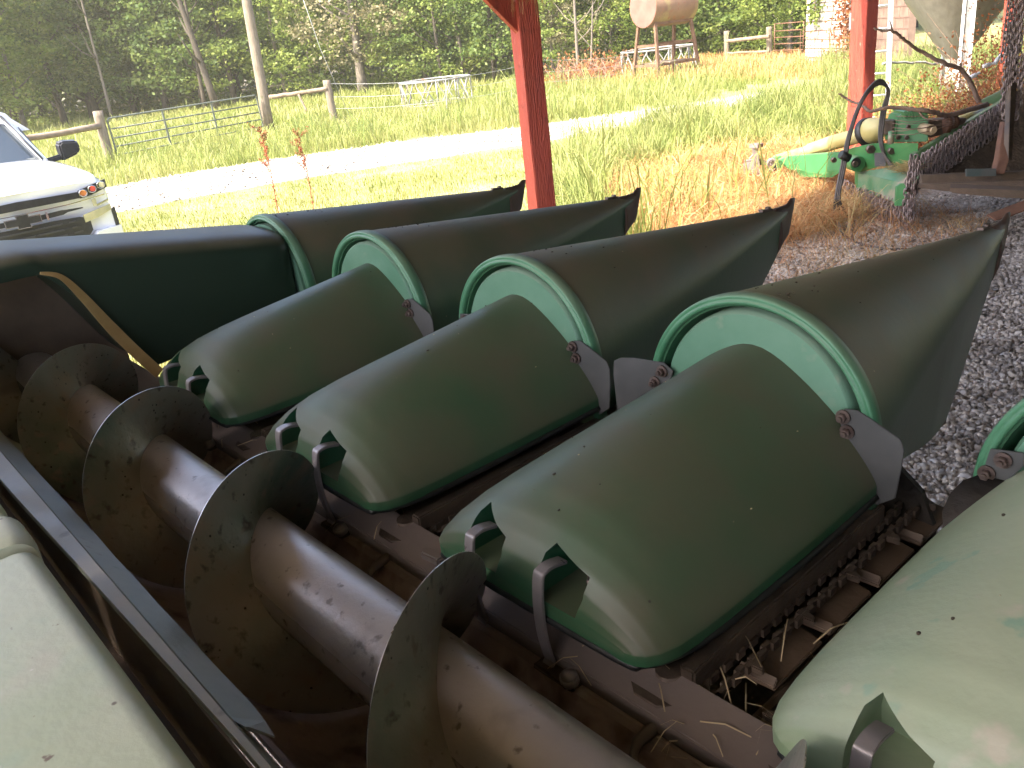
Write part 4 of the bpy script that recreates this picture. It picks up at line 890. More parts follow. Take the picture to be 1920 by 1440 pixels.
# ================================================================== FUEL TANK ON ITS STAND
M['tankr'] = mat('rusty_faded_tank', (.17, .095, .06), (.25, .15, .09), .6, .1, scale=2.5, patches=[((.28, .22, .09), 2, .55, .7), ((.24, .10, .06), 5, .58, .7)], bump=.1)
M['tankend'] = mat('pink_red_tank_end', (.24, .085, .065), (.28, .11, .085), .6, .1, scale=3)
tb = onz(1240, 155); tk = thing('fuel_tank', 'rusty round fuel tank lying on a tall wooden ladder stand', 'fuel tank', (tb.x, tb.y, G))
c0 = at(1205, 14, 33.4); c1 = at(1284, 6, 34.9); ax = (c1-c0).normalized(); Rt = .70
mb = MB(); secs = []
for u, g in ((0, .80), (0, .97), (.02, 1), (.98, 1), (1, .97), (1, .8)):
    cc = c0.lerp(c1, u); x_ = ax.cross(Vector((0, 0, 1))).normalized(); y_ = x_.cross(ax)
    secs.append([cc+(x_*math.cos(2*math.pi*i/36)+y_*math.sin(2*math.pi*i/36))*Rt*g for i in range(36)])
mb.loft(secs, cap0=False, cap1=True); mb.build('tank_shell', M['tankr'], tk, auto=30)
mb = MB(); mb.cyl(c0+ax*.004, ax, Rt*.96, .012, 36); mb.build('tank_end', M['tankend'], tk)
mb = MB(); mb.cyl(c0.lerp(c1, .5)+Vector((0, 0, Rt+.05)), (0, 0, 1), .07, .14, 12); mb.build('filler_cap', M['rust'], tk)
M['standw'] = mat('brown_stand_wood', (.10, .05, .028), (.18, .10, .06), .85, scale=5, bump=.4)
zt = c0.z-Rt*.85; sd = ax.cross(Vector((0, 0, 1))).normalized()
legs = []
for u, s_ in ((.08, 1), (.08, -1), (.92, 1), (.92, -1)):
    top = c0.lerp(c1, u)+sd*.42*s_; top.z = zt+.08; ft = top+sd*.28*s_+ax*(.18 if u > .5 else -.18); ft.z = G-.05; legs.append((top, ft)); mb = MB(); mb.bar(ft, top, .09, .11, up=ax); mb.build('leg', M['standw'], tk)
for f, (i, j) in [(f, ij) for f in (.30, .62, .97) for ij in ((0, 1), (2, 3), (0, 2), (1, 3))]:
    a, b = legs[i][1].lerp(legs[i][0], f), legs[j][1].lerp(legs[j][0], f); mb = MB(); mb.bar(a, b, .04, .09); mb.build('crosspiece', M['standw'], tk)
mb = MB(); q = (legs[0][1]+legs[3][1])/2; mb.box((q.x, q.y, G+.62), (1.2, 1.1, .05)); mb.build('shelf', M['railw'], tk)

# ================================================================== WOODEN FENCE, RED GATE, BUILDING
for k, (px, pt_, lb) in enumerate(((1363, 58, 'left wooden post of the rail fence beside the pale building'), (1443, 50, 'right wooden post of the rail fence, next to the red gate'))):
    b = onz(px, 113-3*k); d = math.hypot(b.x, b.y); roundpost('fence_post', lb, b, at(px-1, pt_, d), .12, .12, M['postw'], group='posts of the wooden rail fence')
rail('wooden top rail of the fence beside the pale building', at(1363, 77, 41.5), at(1443, 69, 40.0), .08)
rail('lower broken rail of the fence beside the pale building', at(1365, 100, 41.5), at(1443, 96, 40.0), .05)
g0, g1 = at(1452, 100, 39.6), at(1506, 92, 38.0); rg = thing('red_pipe_gate', 'rusty red pipe gate between the wooden fence and the pale building', 'gate', (g0.x, g0.y, G))
for z in (.35, .6, .85, 1.1, 1.38): MB().tube([Vector((g0.x, g0.y, G+z)), Vector((g1.x, g1.y, G+z))], .022, 7).build('bar', M['rust'], rg)
for q in (g0, g1): MB().tube([Vector((q.x, q.y, G+.3)), Vector((q.x, q.y, G+1.4))], .025, 7).build('upright', M['rust'], rg)
M['block'] = mat('white_painted_block', (.36, .345, .31), (.45, .43, .39), .85, scale=2, bump=.3, patches=[((.26, .22, .18), 1.3, .6, .75)])
M['joint'] = mat('dark_joint', (.14, .08, .06), None, .9)
M['blockb'] = mat('brown_stained_block', (.13, .08, .06), (.2, .135, .1), .9, scale=3, bump=.3)
bA, bB, bC = at(1510, 110, 34), at(1606, 110, 31.2), at(1700, 100, 27.5)
bl = thing('block_building', 'white block farm building with dark joints and climbing vines behind the red post', 'building', (bA.x, bA.y, G))
def wall(a, b, h, m, name):
    a = Vector((a.x, a.y, G)); b = Vector((b.x, b.y, G)); d = (b-a).normalized(); nrm = Vector((d.y, -d.x, 0))
    if nrm.dot(a) > 0: nrm = -nrm
    mb = MB(); mb.slab([a, b, b+Vector((0, 0, h)), a+Vector((0, 0, h))], -nrm*.2); mb.build(name, m, bl)
    mb = MB(); L_ = (b-a).length
    for k in range(1, int(h/.29)): mb.bar(a+nrm*.003+Vector((0, 0, .29*k)), b+nrm*.003+Vector((0, 0, .29*k)), .012, .03)
    for k in range(int(h/.29)):
        x_ = .3 if k % 2 else .6
        while x_ < L_: q = a+d*x_+nrm*.003+Vector((0, 0, .29*k+.01)); mb.bar(q, q+Vector((0, 0, .27)), .012, .012, up=nrm); x_ += .6
    mb.build('mortar_joints', M['joint'], bl)
wall(bA, bB, 4.2, M['block'], 'wall'); wall(bB, bC, 4.2, M['blockb'], 'wall')
back = (bA-Vector((0, 0, 0)))*1.18; wall(bA, back, 4.2, M['blockb'], 'wall')
mb = MB(); q0, q1, q2, q3 = [Vector((p.x, p.y, G+4.2)) for p in (bA, bB, bC, bC*1.25)]; q4 = Vector((back.x, back.y, G+4.2)); mb.slab([q0, q1, q2, q3, q4], (0, 0, .15)); mb.build('roof', M['roofm'], bl)
mb = MB(); q = at(1601, 40, 30.9); mb.box(q, (.22, .22, .5)); mb.build('meter_box', M['galv'], bl, bevel=.02)
MB().tube([q+Vector((0, 0, .2)), q+Vector((0, 0, 2.5))], .03, 8).build('conduit', M['galv'], bl)
# vines on the building
def vine(label, pts, n, m, leaf, spread):
    base = Vector((pts[0].x, pts[0].y, G)); t = thing('climbing_vine', label, 'vine', base, group='vines on the block building'); mb = MB(); P = bezier(pts, 8); mb.tube([p-base for p in P], .02, 5); mb.build('stem', twig, t, world=False)
    C = np.array([tuple(p-base) for p in P]); q = C[rng.integers(0, len(C), n)]+rng.normal(0, 1, (n, 3))*np.array([spread, spread, spread*1.2]); s_ = rng.uniform(.5, 1.3, (n, 1))*leaf; A = rng.normal(0, 1, (n, 3)); A /= np.linalg.norm(A, axis=1)[:, None]; B = np.cross(A, rng.normal(0, 1, (n, 3))); B /= np.linalg.norm(B, axis=1)[:, None]
    o = fast('leaves', np.stack([q-A*s_*.5, q+B*s_*.35, q+A*s_*.5, q-B*s_*.35], 1).reshape(-1, 3), np.arange(n*4).reshape(-1, 4), np.zeros((0, 3), int), m); o.parent = t
vine('green vine hanging over the upper left of the white block wall', [at(1530, 30, 33.2), at(1528, 0, 33.2), at(1532, -60, 33.2), at(1560, -80, 32.8)], 900, LM['mid'], .13, .22)
vine('red brown vine climbing the right edge of the white block wall', [at(1592, 108, 31.2), at(1588, 60, 31.2), at(1585, 10, 31.2), at(1590, -60, 31.2)], 1200, LM['rust'], .12, .17)
vine('thin bare vine in the middle of the white block wall', [at(1560, 110, 32.2), at(1555, 70, 32.2), at(1562, 20, 32.2), at(1558, -40, 32.2)], 130, LM['rust'], .09, .12)
# fence panel in front of the building
pn = thing('wire_panel', 'rusty wire livestock panel standing in front of the white block wall', 'fence panel', (*at(1508, 110, 30.5).xy, G)); qa, qb = at(1500, 110, 30.5), at(1612, 108, 28.6)
for k in range(6): MB().tube([Vector((qa.x, qa.y, G+.25+.2*k)), Vector((qb.x, qb.y, G+.25+.2*k))], .008, 5).build('horizontal_wire', M['rust'], pn)
for k in range(9): q = qa.lerp(qb, k/8); MB().tube([Vector((q.x, q.y, G)), Vector((q.x, q.y, G+1.3))], .007, 5).build('vertical_wire', M['rust'], pn)

# ================================================================== FEED BIN, LADDER
M['binm'] = mat('galvanised_bin', (.30, .27, .23), (.38, .34, .29), .5, .15, scale=2.5, streak=(5, 5, .5), patches=[((.30, .2, .13), 1.5, .55, .75)], bump=.05)
ap = at(1790, 112, 18); bn = thing('feed_bin', 'galvanised feed bin with a cone shaped hopper on tall white legs', 'feed bin', (ap.x, ap.y, G))
mb = MB(); n = 40; cx_, cy_ = ap.x, ap.y; rings = [(.14, .60), (.17, .72), (.86, 1.70), (1.35, 2.40), (1.35, 3.3), (1.35, 4.6), (.25, 5.3)]
for (ra, za), (rb, zb_), nm in zip(rings[:-1], rings[1:], ('outlet_collar', 'hopper_cone', 'hopper_cone', 'bin_wall', 'bin_wall', 'bin_roof')):
    mb = MB(); mb.loft([[(cx_+r_*math.cos(2*math.pi*i/n), cy_+r_*math.sin(2*math.pi*i/n), z_) for i in range(n)] for r_, z_ in ((ra, za), (rb, zb_))], cap0=False, cap1=False); mb.build(nm, M['binm'], bn)
M['whitep'] = mat('white_painted_steel', (.70, .70, .70), (.8, .8, .8), .4, scale=3)
mb = MB(); mb.cyl((cx_, cy_, .35), (0, 0, 1), .14, .5, 20); mb.build('auger_boot', M['binm'], bn)
fwdv = Vector((-cx_, -cy_, 0)).normalized(); sdv = Vector((-fwdv.y, fwdv.x, 0))
for a_ in (6, 96, 186, 276):
    dv = fwdv*math.cos(math.radians(a_))+sdv*math.sin(math.radians(a_)); b_ = Vector((cx_, cy_, 0))+dv*1.40
    for o_ in (-.075, .075):
        tv = Vector((-dv.y, dv.x, 0))*o_; mb = MB(); mb.bar(Vector((b_.x, b_.y, G))+tv, Vector((b_.x, b_.y, 4.5))+tv, .045, .035, up=dv); mb.build('leg', M['whitep'], bn, bevel=.003)
    mb = MB(); mb.bar(Vector((b_.x, b_.y, G))-dv*.02, Vector((b_.x, b_.y, 4.5))-dv*.02, .12, .006, up=dv); mb.build('leg_web', M['galv'], bn)
la, lb_ = at(1668, 155, 15.5), at(1648, 150, 15.5); ld = thing('ladder', 'aluminium ladder leaning beside the red post behind the mower', 'ladder', (la.x, la.y, G))
M['alu'] = mat('aluminium', (.72, .73, .75), (.8, .8, .82), .35, .7, scale=5)
up = Vector((-.10, .05, 2.9))
ladders = [Vector((q.x, q.y, G)) for q in (la, la+(lb_-la).normalized()*.42)]
for q in ladders: mb = MB(); mb.bar(q, q+up*1.15, .03, .075, up=(lb_-la)); mb.build('rail', M['alu'], ld, bevel=.003)
for k in range(10): u = (.1+.1*k); MB().tube([ladders[0]+up*1.15*u, ladders[1]+up*1.15*u], .018, 8).build('rung', M['alu'], ld)
# horizontal pipe low behind the ladder
rail('low grey pipe rail lying in the weeds behind the ladder', at(1655, 118, 16.2), at(1760, 119, 17), .02, M['galv'], 'pipe_rail')
# litter in the weeds
M['clear'] = mat('cloudy_plastic_bottle', (.62, .64, .66), (.75, .77, .8), .25, scale=5)
M['bluecap'] = mat('blue_plastic', (.05, .22, .5), None, .4)
for px, py, d, an, lb, cap in ((1826, 142, 12.6, .5, 'cloudy plastic bottle lying low in the rusty bush', 0), (1852, 122, 12.9, .3, 'crushed pale bottle a little higher in the rusty bush', 0), (1870, 112, 13.1, 1.0, 'small pale cup near the top of the rusty bush', 0), (1891, 60, 13.0, .6, 'pale bottle with a blue cap high in the rusty bush', 1)):
    c = at(px, py, d); dr = (CR*math.cos(an)+CU*math.sin(an)).normalized(); t = thing('plastic_bottle', lb, 'bottle', c, group='bottles caught in the rusty bush'); mb = MB(); L_ = .13
    mb.tube([-dr*L_*.5, -dr*L_*.46, dr*L_*.2, dr*L_*.35, dr*L_*.5], [.014, .026, .026, .014, .011], 12); mb.build('bottle_body', M['clear'], t, world=False)
    mb = MB(); mb.cyl(dr*L_*.54, dr, .017, .022, 12); mb.build('cap', M['bluecap'] if cap else M['clear'], t, world=False)

# ================================================================== MOWER
M['jd'] = mat('bright_green_paint', (.035, .145, .045), (.05, .19, .065), .4, scale=3, patches=[((.17, .2, .13), 5, .6, .72)], dust=((.25, .2, .13), .5, .5, 1), bump=.05)
M['jdd'] = mat('worn_green_paint', (.05, .17, .08), (.18, .22, .15), .5, scale=4, patches=[((.30, .24, .18), 3.5, .5, .62)], bump=.1)
M['under'] = mat('muddy_deck_underside', (.06, .04, .027), (.13, .09, .058), .9, scale=6, detail=9, patches=[((.055, .04, .028), 3, .55, .7), ((.2, .15, .1), 13, .6, .75)], bump=1.2, bscale=30)
M['yel'] = mat('yellow_plastic_guard', (.42, .36, .14), (.50, .44, .2), .45, scale=3, patches=[((.4, .33, .2), 6, .6, .75)], bump=.05)
M['ylink'] = mat('dull_chain_steel', (.19, .14, .135), (.33, .26, .25), .4, .35, scale=14)
M['hosem'] = mat('black_hydraulic_hose', (.035, .03, .03), (.08, .07, .065), .5, scale=9)
mo = thing('rotary_mower', 'green pull behind rotary mower with chain curtains and a yellow driveline guard', 'mower', (*at(1640, 330, 9.9).xy, G))
def part(name, m, f, bevel=0): mb = MB(); f(mb); return mb.build(name, m, mo, bevel=bevel)
dep = CF.xy.to_3d().normalized()           # away from the shed's open corner
A3 = lambda pts: [at(*p) for p in pts]
# drawbar: tapered box from the hitch to the pivot plates
part('drawbar', M['jd'], lambda mb: mb.slab(A3([(1462, 300, 11.3), (1480, 293, 11.2), (1578, 285, 10.5), (1582, 322, 10.4), (1545, 329, 10.6), (1480, 318, 11.2)]), dep*.09), .006)
part('drawbar_gusset', M['jd'], lambda mb: mb.slab(A3([(1494, 318, 11.05), (1570, 319, 10.45), (1583, 318, 10.4), (1560, 333, 10.5), (1500, 332, 11.0)]), dep*.02), .003)
part('clevis', M['jd'], lambda mb: mb.slab(A3([(1452, 296, 11.5), (1466, 292, 11.4), (1473, 303, 11.35), (1466, 316, 11.4), (1452, 317, 11.5)]), dep*.12), .006)
part('hitch_ring', M['steel'], lambda mb: (mb.tube([at(1448+9*math.cos(a), 309+11*math.sin(a), 11.5) for a in [i*math.pi/6 for i in range(12)]], .022, 8, closed=True), mb.cyl(at(1447, 307, 11.5), dep, .03, .14, 12)))
part('hitch_jaw', M['steel'], lambda mb: (mb.slab(A3([(1396, 306, 11.7), (1420, 302, 11.6), (1424, 312, 11.6), (1421, 326, 11.6), (1396, 327, 11.7)]), dep*.05), mb.slab(A3([(1398, 302, 11.7), (1425, 298, 11.6), (1440, 303, 11.6), (1440, 310, 11.6), (1402, 309, 11.7)]), dep*.10)), .004)
part('jack_stand', M['steel'], lambda mb: (mb.bar(at(1415, 275, 11.6), at(1424, 345, 11.6), .075, .075), mb.box(at(1418, 273, 11.6), (.13, .13, .05)), mb.tube([at(1412, 290, 11.5), at(1405, 298, 11.5)], .012, 6), mb.box(at(1424, 347, 11.6), (.2, .2, .02))), .004)
part('hitch_pin', M['bolt'], lambda mb: (mb.cyl(at(1447, 304, 11.35), dep, .022, .05, 6), mb.cyl(at(1563, 300, 10.35), dep, .03, .05, 6)))
# pivot plate and body plate
part('side_plate', M['jd'], lambda mb: mb.slab(A3([(1578, 286, 10.2), (1600, 277, 10.1), (1640, 269, 10.0), (1722, 268, 9.5), (1720, 300, 9.5), (1706, 312, 9.6), (1650, 312, 9.9), (1612, 324, 10.1), (1596, 318, 10.2), (1585, 300, 10.2)]), dep*.03), .004)
part('pivot_tube', M['jd'], lambda mb: (mb.cyl(at(1603, 306, 10.05), dep, .082, .16, 20),), .004)
part('pivot_bore', M['black'], lambda mb: (mb.cyl(at(1605, 305, 9.955), dep, .052, .01, 20),))
part('pivot_pin', M['bolt'], lambda mb: mb.cyl(at(1603, 307, 9.94), dep, .03, .04, 12))
for q_ in ((1632, 280, 9.9, .045), (1671, 283, 9.75, .035)): part('bolt', M['bolt'], lambda mb: mb.cyl(at(*q_[:3]), dep, q_[3], .05, 6))
part('data_plate', mat('black_data_plate', (.05, .05, .06), (.1, .1, .11), .4), lambda mb: mb.slab(A3([(1640, 287, 9.85), (1660, 286, 9.8), (1661, 312, 9.8), (1641, 312, 9.85)]), dep*.012), .001)
# gearbox with ribbed top
part('gearbox', M['jd'], lambda mb: mb.slab(A3([(1683, 217, 9.95), (1690, 213, 9.9), (1738, 209, 9.9), (1742, 215, 9.9), (1741, 266, 9.8), (1676, 267, 9.9), (1680, 240, 9.9)]), dep*.22), .012)
for k in range(7): part('cooling_rib', M['jd'], lambda mb: mb.slab(A3([(1695+6*k, 210, 9.87), (1699+6*k, 206.5, 9.87), (1701+6*k, 209.5, 9.87), (1700+6*k, 222, 9.87), (1696+6*k, 222, 9.87)]), dep*.24))
for px, py in ((1684, 258), (1700, 258), (1703, 238)): part('bolt', M['bolt'], lambda mb: mb.cyl(at(px, py, 9.83), dep, .022, .03, 6))
part('breather', M['jdd'], lambda mb: mb.cyl(at(1671, 258, 9.8), (0, 0, 1), .032, .13, 12))
part('shaft_housing', M['grime'], lambda mb: mb.slab(A3([(1742, 226, 10.0), (1780, 222, 10.1), (1815, 222, 10.2), (1800, 246, 10.1), (1742, 258, 9.9)]), dep*.16), .01)
part('output_shaft', mat('tan_shaft', (.45, .33, .2), (.55, .42, .28), .5, .2, scale=8), lambda mb: (mb.cyl(at(1738, 242, 9.8), (at(1752, 245, 9.6)-at(1722, 240, 9.9)), .052, .19, 16), mb.cyl(at(1750, 244, 9.62), (at(1752, 245, 9.6)-at(1722, 240, 9.9)), .03, .03, 12)))
part('shaft_flange', M['rust'], lambda mb: (mb.cyl(at(1775, 235, 10.0), CR, .09, .04, 8), mb.cyl(at(1788, 230, 10.1), CR, .075, .05, 8)))
part('far_shaft_guard', M['yel'], lambda mb: mb.tube([at(1792, 229, 10.3), at(1850, 208, 10.9)], .05, 12))
# driveline to the hitch
part('driveline_guard', M['yel'], lambda mb: (mb.tube([at(1455, 298, 11.6), at(1515, 283, 11.1), at(1518, 282, 11.1), at(1560, 268, 10.75), at(1625, 250, 10.3)], [.055, .068, .082, .085, .085], 18)))
part('guard_cone', M['black'], lambda mb: mb.tube([at(1622, 251, 10.32), at(1626, 249, 10.3), at(1634, 246, 10.25)], [.15, .165, .15], 22))
part('guard_bell', M['yel'], lambda mb: mb.tube([at(1630, 247, 10.27), at(1640, 243, 10.2), at(1652, 240, 10.15), at(1664, 237, 10.1)], [.145, .13, .10, .085], 22))
part('driveline_joint', M['grime'], lambda mb: (mb.tube([at(1660, 238, 10.12), at(1684, 234, 10.0)], .075, 10), mb.box(at(1668, 238, 10.0), (.14, .14, .14))), .01)
# low front shield
part('front_shield_top', M['jdd'], lambda mb: mb.slab(A3([(1604, 322, 10.2), (1646, 317, 9.9), (1735, 303, 9.4), (1716, 347, 9.2), (1700, 345, 9.2)]), Vector((0, 0, -.012))), .002)
part('front_shield', M['jdd'], lambda mb: mb.slab(A3([(1604, 323, 10.18), (1622, 327, 10.0), (1700, 347, 9.2), (1676, 380, 9.3), (1676, 378, 9.3), (1604, 355, 10.18)]), Vector((0, 0, 0))+dep*.02), .002)
part('shield_corner', M['jd'], lambda mb: mb.slab(A3([(1604, 322, 10.16), (1624, 328, 9.98), (1624, 359, 9.98), (1604, 355, 10.16)]), dep*.02), .002)
part('end_bracket', M['jd'], lambda mb: mb.slab(A3([(1681, 350, 9.18), (1690, 344, 9.16), (1712, 344, 9.1), (1713, 386, 9.1), (1679, 386, 9.18)]), dep*.03), .003)
part('bolt', M['bolt'], lambda mb: mb.cyl(at(1701, 356, 9.06), dep, .02, .03, 6))
def cake(i):
    u = random.random(); v_ = random.random(); p = at(1655, 318, 9.75).lerp(at(1730, 306, 9.4), u).lerp(at(1705, 338, 9.25), v_*.6)+Vector((0, 0, .015+random.random()*.03)); a = random.uniform(0, 6.28); L_ = random.uniform(.05, .16); d = Vector((math.cos(a), math.sin(a), .15)); return [p, p+d*L_*.5, p+d*L_]
strands(420, cake, .008).build('dried_clippings', M['hay'], mo, weld=False)
# upturned side section: muddy underside, ribs, edges
part('wing_underside', M['under'], lambda mb: mb.slab(A3([(1718, 300, 9.75), (1880, 196, 11.0), (1925, 170, 11.2), (2000, 120, 11.5), (2000, 345, 10.3), (1718, 345, 9.75)]), dep*.03), .003)
part('wing_edge_rail', M['jd'], lambda mb: mb.slab(A3([(1712, 290, 9.42), (1882, 188, 10.75), (1887, 196, 10.7), (1718, 300, 9.38)]), dep*.07), .003)
part('wing_top', M['jd'], lambda mb: mb.slab(A3([(1836, 192, 11.0), (1886, 166, 11.3), (1893, 184, 11.2), (1872, 196, 11.0)]), dep*.05), .003)
part('lower_beam', M['grime'], lambda mb: mb.slab(A3([(1728, 328, 9.05), (2000, 318, 9.3), (2000, 340, 9.2), (1728, 346, 9.0)]), dep*.05), .006)
part('lower_beam_paint', mat('teal_worn_paint', (.04, .06, .058), (.08, .075, .07), .5, scale=5), lambda mb: mb.slab(A3([(1812, 317, 9.0), (1868, 316, 9.05), (1868, 330, 9.03), (1812, 331, 8.98)]), dep*.02), .002)
part('skid_plate', M['lumber'], lambda mb: mb.slab(A3([(1722, 346, 8.95), (1930, 338, 9.1), (1990, 345, 9.1), (1990, 364, 9.0), (1800, 362, 8.9), (1722, 352, 8.92)]), Vector((-.15, .35, -.01))), .003)
part('blade_guard', M['lumber'], lambda mb: mb.slab(A3([(1780, 352, 8.8), (2000, 360, 8.9), (2000, 378, 8.85), (1870, 370, 8.8), (1785, 362, 8.78)]), Vector((-.1, .3, .0))), .003)
part('rib', M['rust'], lambda mb: mb.slab(A3([(1883, 230, 9.6), (1899, 228, 9.6), (1892, 300, 9.2), (1884, 326, 9.05), (1866, 326, 9.05), (1872, 300, 9.2)]), dep*.08), .004)
part('rib', M['grime'], lambda mb: mb.slab(A3([(1899, 40, 10.2), (1915, 40, 10.2), (1905, 120, 10.1), (1898, 300, 9.2), (1890, 300, 9.2)]), dep*.08), .004)
part('mower_blade', M['rust'], lambda mb: mb.slab(A3([(1850, 402, 8.6), (1895, 385, 8.7), (1940, 368, 8.85), (1960, 372, 8.8), (1925, 392, 8.65), (1890, 406, 8.55), (1866, 412, 8.5)]), (0, 0, -.012)), .002)
part('tail_wheel_arm', M['grime'], lambda mb: mb.bar(at(1960, 300, 9.8), at(2080, 420, 9.6), .1, .12), .004)
# chain curtains: one linked chain, copied
def chain_mb(nl, pitch=.052, r=.0078):
    mb = MB()
    for k in range(nl):
        z = -pitch*k; a = math.radians(90*(k % 2)+20); L2, W2 = pitch*.68, pitch*.36; pts = []
        for j in range(10):
            t = 2*math.pi*j/10; x = W2*math.cos(t); zz = (L2-W2)*(1 if math.sin(t) > 0 else -1)*(abs(math.sin(t)) > .01)+W2*math.sin(t); pts.append((x*math.cos(a), x*math.sin(a), z+zz))
        mb.tube(pts, r, 5, closed=True)
    return mb
long_c = chain_mb(6).build('chain', M['ylink'], mo, world=False); short_c = chain_mb(5).build('chain', M['ylink'], mo, world=False); hang_c = chain_mb(11).build('chain', M['ylink'], mo, world=False)
base = Vector(mo.location)
def hang(src, p, first=[set()], sc=1.0):
    o = src if src.name not in first[0] else src.copy()
    if o is not src: COL.objects.link(o); o.parent = mo
    first[0].add(src.name); o.location = p-base; o.rotation_euler = (random.uniform(-.04, .04), random.uniform(-.04, .04), random.uniform(0, 3.1)); o.scale = (sc, sc, sc)
for row in range(2):
    for k in range(19):
        u = (k+.5*row)/19; p = at(1722, 299, 9.36-.04*row).lerp(at(1878, 197, 10.6-.04*row), u); hang(long_c, p-dep*.03*row, sc=1.0)
for k in range(6): hang(long_c, at(1708+3*k, 296+6*(k % 3), 9.3))
for k in range(5): hang(long_c, at(1702+3.4*k, 330+4*(k % 2), 9.1))
for k in range(24):
    u = k/23; hang(short_c, at(1580, 340, 10.3).lerp(at(1606, 356, 10.15), u*4) if k < 6 else at(1608, 357, 10.14).lerp(at(1712, 387, 9.12), (k-6)/17))
for k in range(14):
    hang(short_c, at(1612, 358, 10.0).lerp(at(1705, 387, 9.05), k/13), sc=.95)
for k in range(7): hang(hang_c, at(1893+6*k, -10+random.uniform(-15, 15), 9.9), sc=1.0); hang(hang_c, at(1888+6*k, 95+8*(k % 3), 9.75), sc=1.0)
# hydraulic hoses: up from the deck in a loop and down to the gravel
for k in range(3):
    o_ = 3.5*k; P = bezier([at(1694+4*k, 318, 9.7), at(1672, 308+o_, 9.72), at(1650+o_*.6, 270, 9.8), at(1652+o_, 215, 9.9), at(1664+o_*.4, 172, 9.9), at(1654, 151+o_, 9.85), at(1636, 158+o_, 9.8), at(1611+o_*.5, 195, 9.75), at(1590+o_*.6, 255, 9.7), at(1576+o_, 320, 9.6), at(1566+o_*1.2, 375, 9.4), onz(1565+o_*5, 415, G+.03), onz(1572+o_*9, 432, G+.02)]+([onz(1600, 452, G+.02), onz(1650, 466, G+.02), onz(1700, 468, G+.02)] if k < 2 else [onz(1610, 446, G+.02)]), 8)
    mb = MB(); mb.tube(P, .0135, 8); mb.build('hydraulic_hose', M['hosem'], mo)
part('hose_tie', M['black'], lambda mb: mb.tube([at(1576, 289, 9.62), at(1592, 297, 9.66)], .045, 10))
part('hose_coupler', M['galv'], lambda mb: (mb.tube([onz(1596, 432, G+.03), onz(1585, 412, G+.06)], .024, 10), mb.tube([onz(1578, 434, G+.03), onz(1571, 418, G+.06)], .02, 10)))
# dead limbs across the mower
M['limb'] = mat('brown_dead_limb', (.14, .09, .07), (.24, .16, .12), .85, scale=10, bump=.5)
def limb(label, pts, r0, r1, twigs=()):
    mb = MB(); P = bezier([at(*p) for p in pts], 8); mb.tube([p+Vector((random.uniform(-.004, .004),)*3) for p in P], [r0+(r1-r0)*i/(len(P)-1) for i in range(len(P))], 8)
    for tw in twigs: Q = bezier([at(*p) for p in tw], 5); mb.tube(Q, [r1*1.1*(1-.6*i/len(Q)) for i in range(len(Q))], 6)
    return tag(mb.build('dead_branch', M['limb']), label, 'branch', 'dead branches on the mower')
limb('long forked dead branch slanting down from the red post to the mower deck', [(1836, 192, 10.3), (1822, 160, 10.3), (1803, 132, 10.3), (1770, 118, 10.2), (1730, 98, 10.2), (1700, 78, 10.1), (1674, 58, 10.0), (1655, 58, 10.0), (1637, 53, 10.0)], .028, .010, [[(1672, 58, 10.0), (1671, 48, 10.0), (1668, 38, 10.0)], [(1803, 132, 10.3), (1800, 118, 10.3)]])
limb('crooked dead branch lying along the top of the gearbox', [(1850, 196, 10.5), (1810, 208, 10.2), (1775, 216, 10.0), (1740, 208, 9.8), (1700, 204, 9.8), (1665, 202, 9.8), (1634, 208, 9.8), (1618, 200, 9.9), (1590, 186, 10), (1573, 176, 10)], .028, .010, [[(1720, 206, 9.8), (1735, 222, 9.75), (1760, 226, 9.7)]])
for k in range(6):
    limb(('thin dry twig over the gearbox, '+('highest', 'second', 'third', 'fourth', 'fifth', 'lowest')[k]+' of the six'), [(1672+random.uniform(-8, 8), 218+7*k, 9.7), (1720, 222+6*k+random.uniform(-5, 5), 9.6), (1790, 215+4*k+random.uniform(-4, 4), 9.9)], .004, .003)

# ================================================================== PICKUP TRUCK
M['white'] = mat('white_car_paint', (.78, .79, .81), None, .22, scale=1, coat=1)
M['glass'] = mat('dark_car_glass', (.035, .045, .055), None, .06, scale=1, spec=.8)
M['blk'] = mat('black_grille_plastic', (.018, .018, .02), (.03, .03, .034), .4, scale=30)
M['chrome'] = mat('bright_chrome', (.7, .72, .75), None, .12, 1)
M['lens'] = mat('clear_yellowish_lens', (.42, .40, .22), (.55, .5, .3), .15, scale=14)
M['amber'] = mat('amber_lamp_lens', (.5, .16, .05), (.6, .25, .08), .2, scale=8)
M['redl'] = mat('red_reflector', (.5, .06, .04), None, .2)
M['tyre'] = mat('tyre_rubber', (.02, .02, .02), None, .8)
TX, TY, TR = -10.03, 1.98, math.radians(3)
tr = thing('pickup_truck', 'white pickup truck parked facing the shed with a dark grille and windshield', 'pickup truck', (TX, TY, G), TR)
def tp_(name, m, f, par=None, bevel=0, auto=None): mb = MB(); f(mb); return mb.build(name, m, par or tr, world=False, bevel=bevel, auto=auto)
def body_sec(x, w, zb, zs, zc, tum=.05, n=20):
    """cross-section: sill, side, shoulder, crowned top"""
    pts = [(-w+.05, zb), (-w, zb+.12), (-w, (zb+zs)/2), (-w+tum*.4, zs-.08), (-w+tum, zs-.02)]
    top = [(-(w-tum-.04)*math.cos(math.pi*i/n), zs+(zc-zs)*math.sin(math.pi*i/n)**.55) for i in range(n+1)]
    pts += top+[(-a, b) for a, b in reversed(pts)]
    return [(x, y, z) for y, z in pts]
fxx = lambda y: -.02-.16*(abs(y)/1.0)**2.6      # how the nose wraps back toward its corners
def nose(secs):
    return [[(x+(fxx(y) if x > -.35 else fxx(y)*max(0, 1+(x+.35)/.6)), y, z) for x, y, z in s_] for s_ in secs]
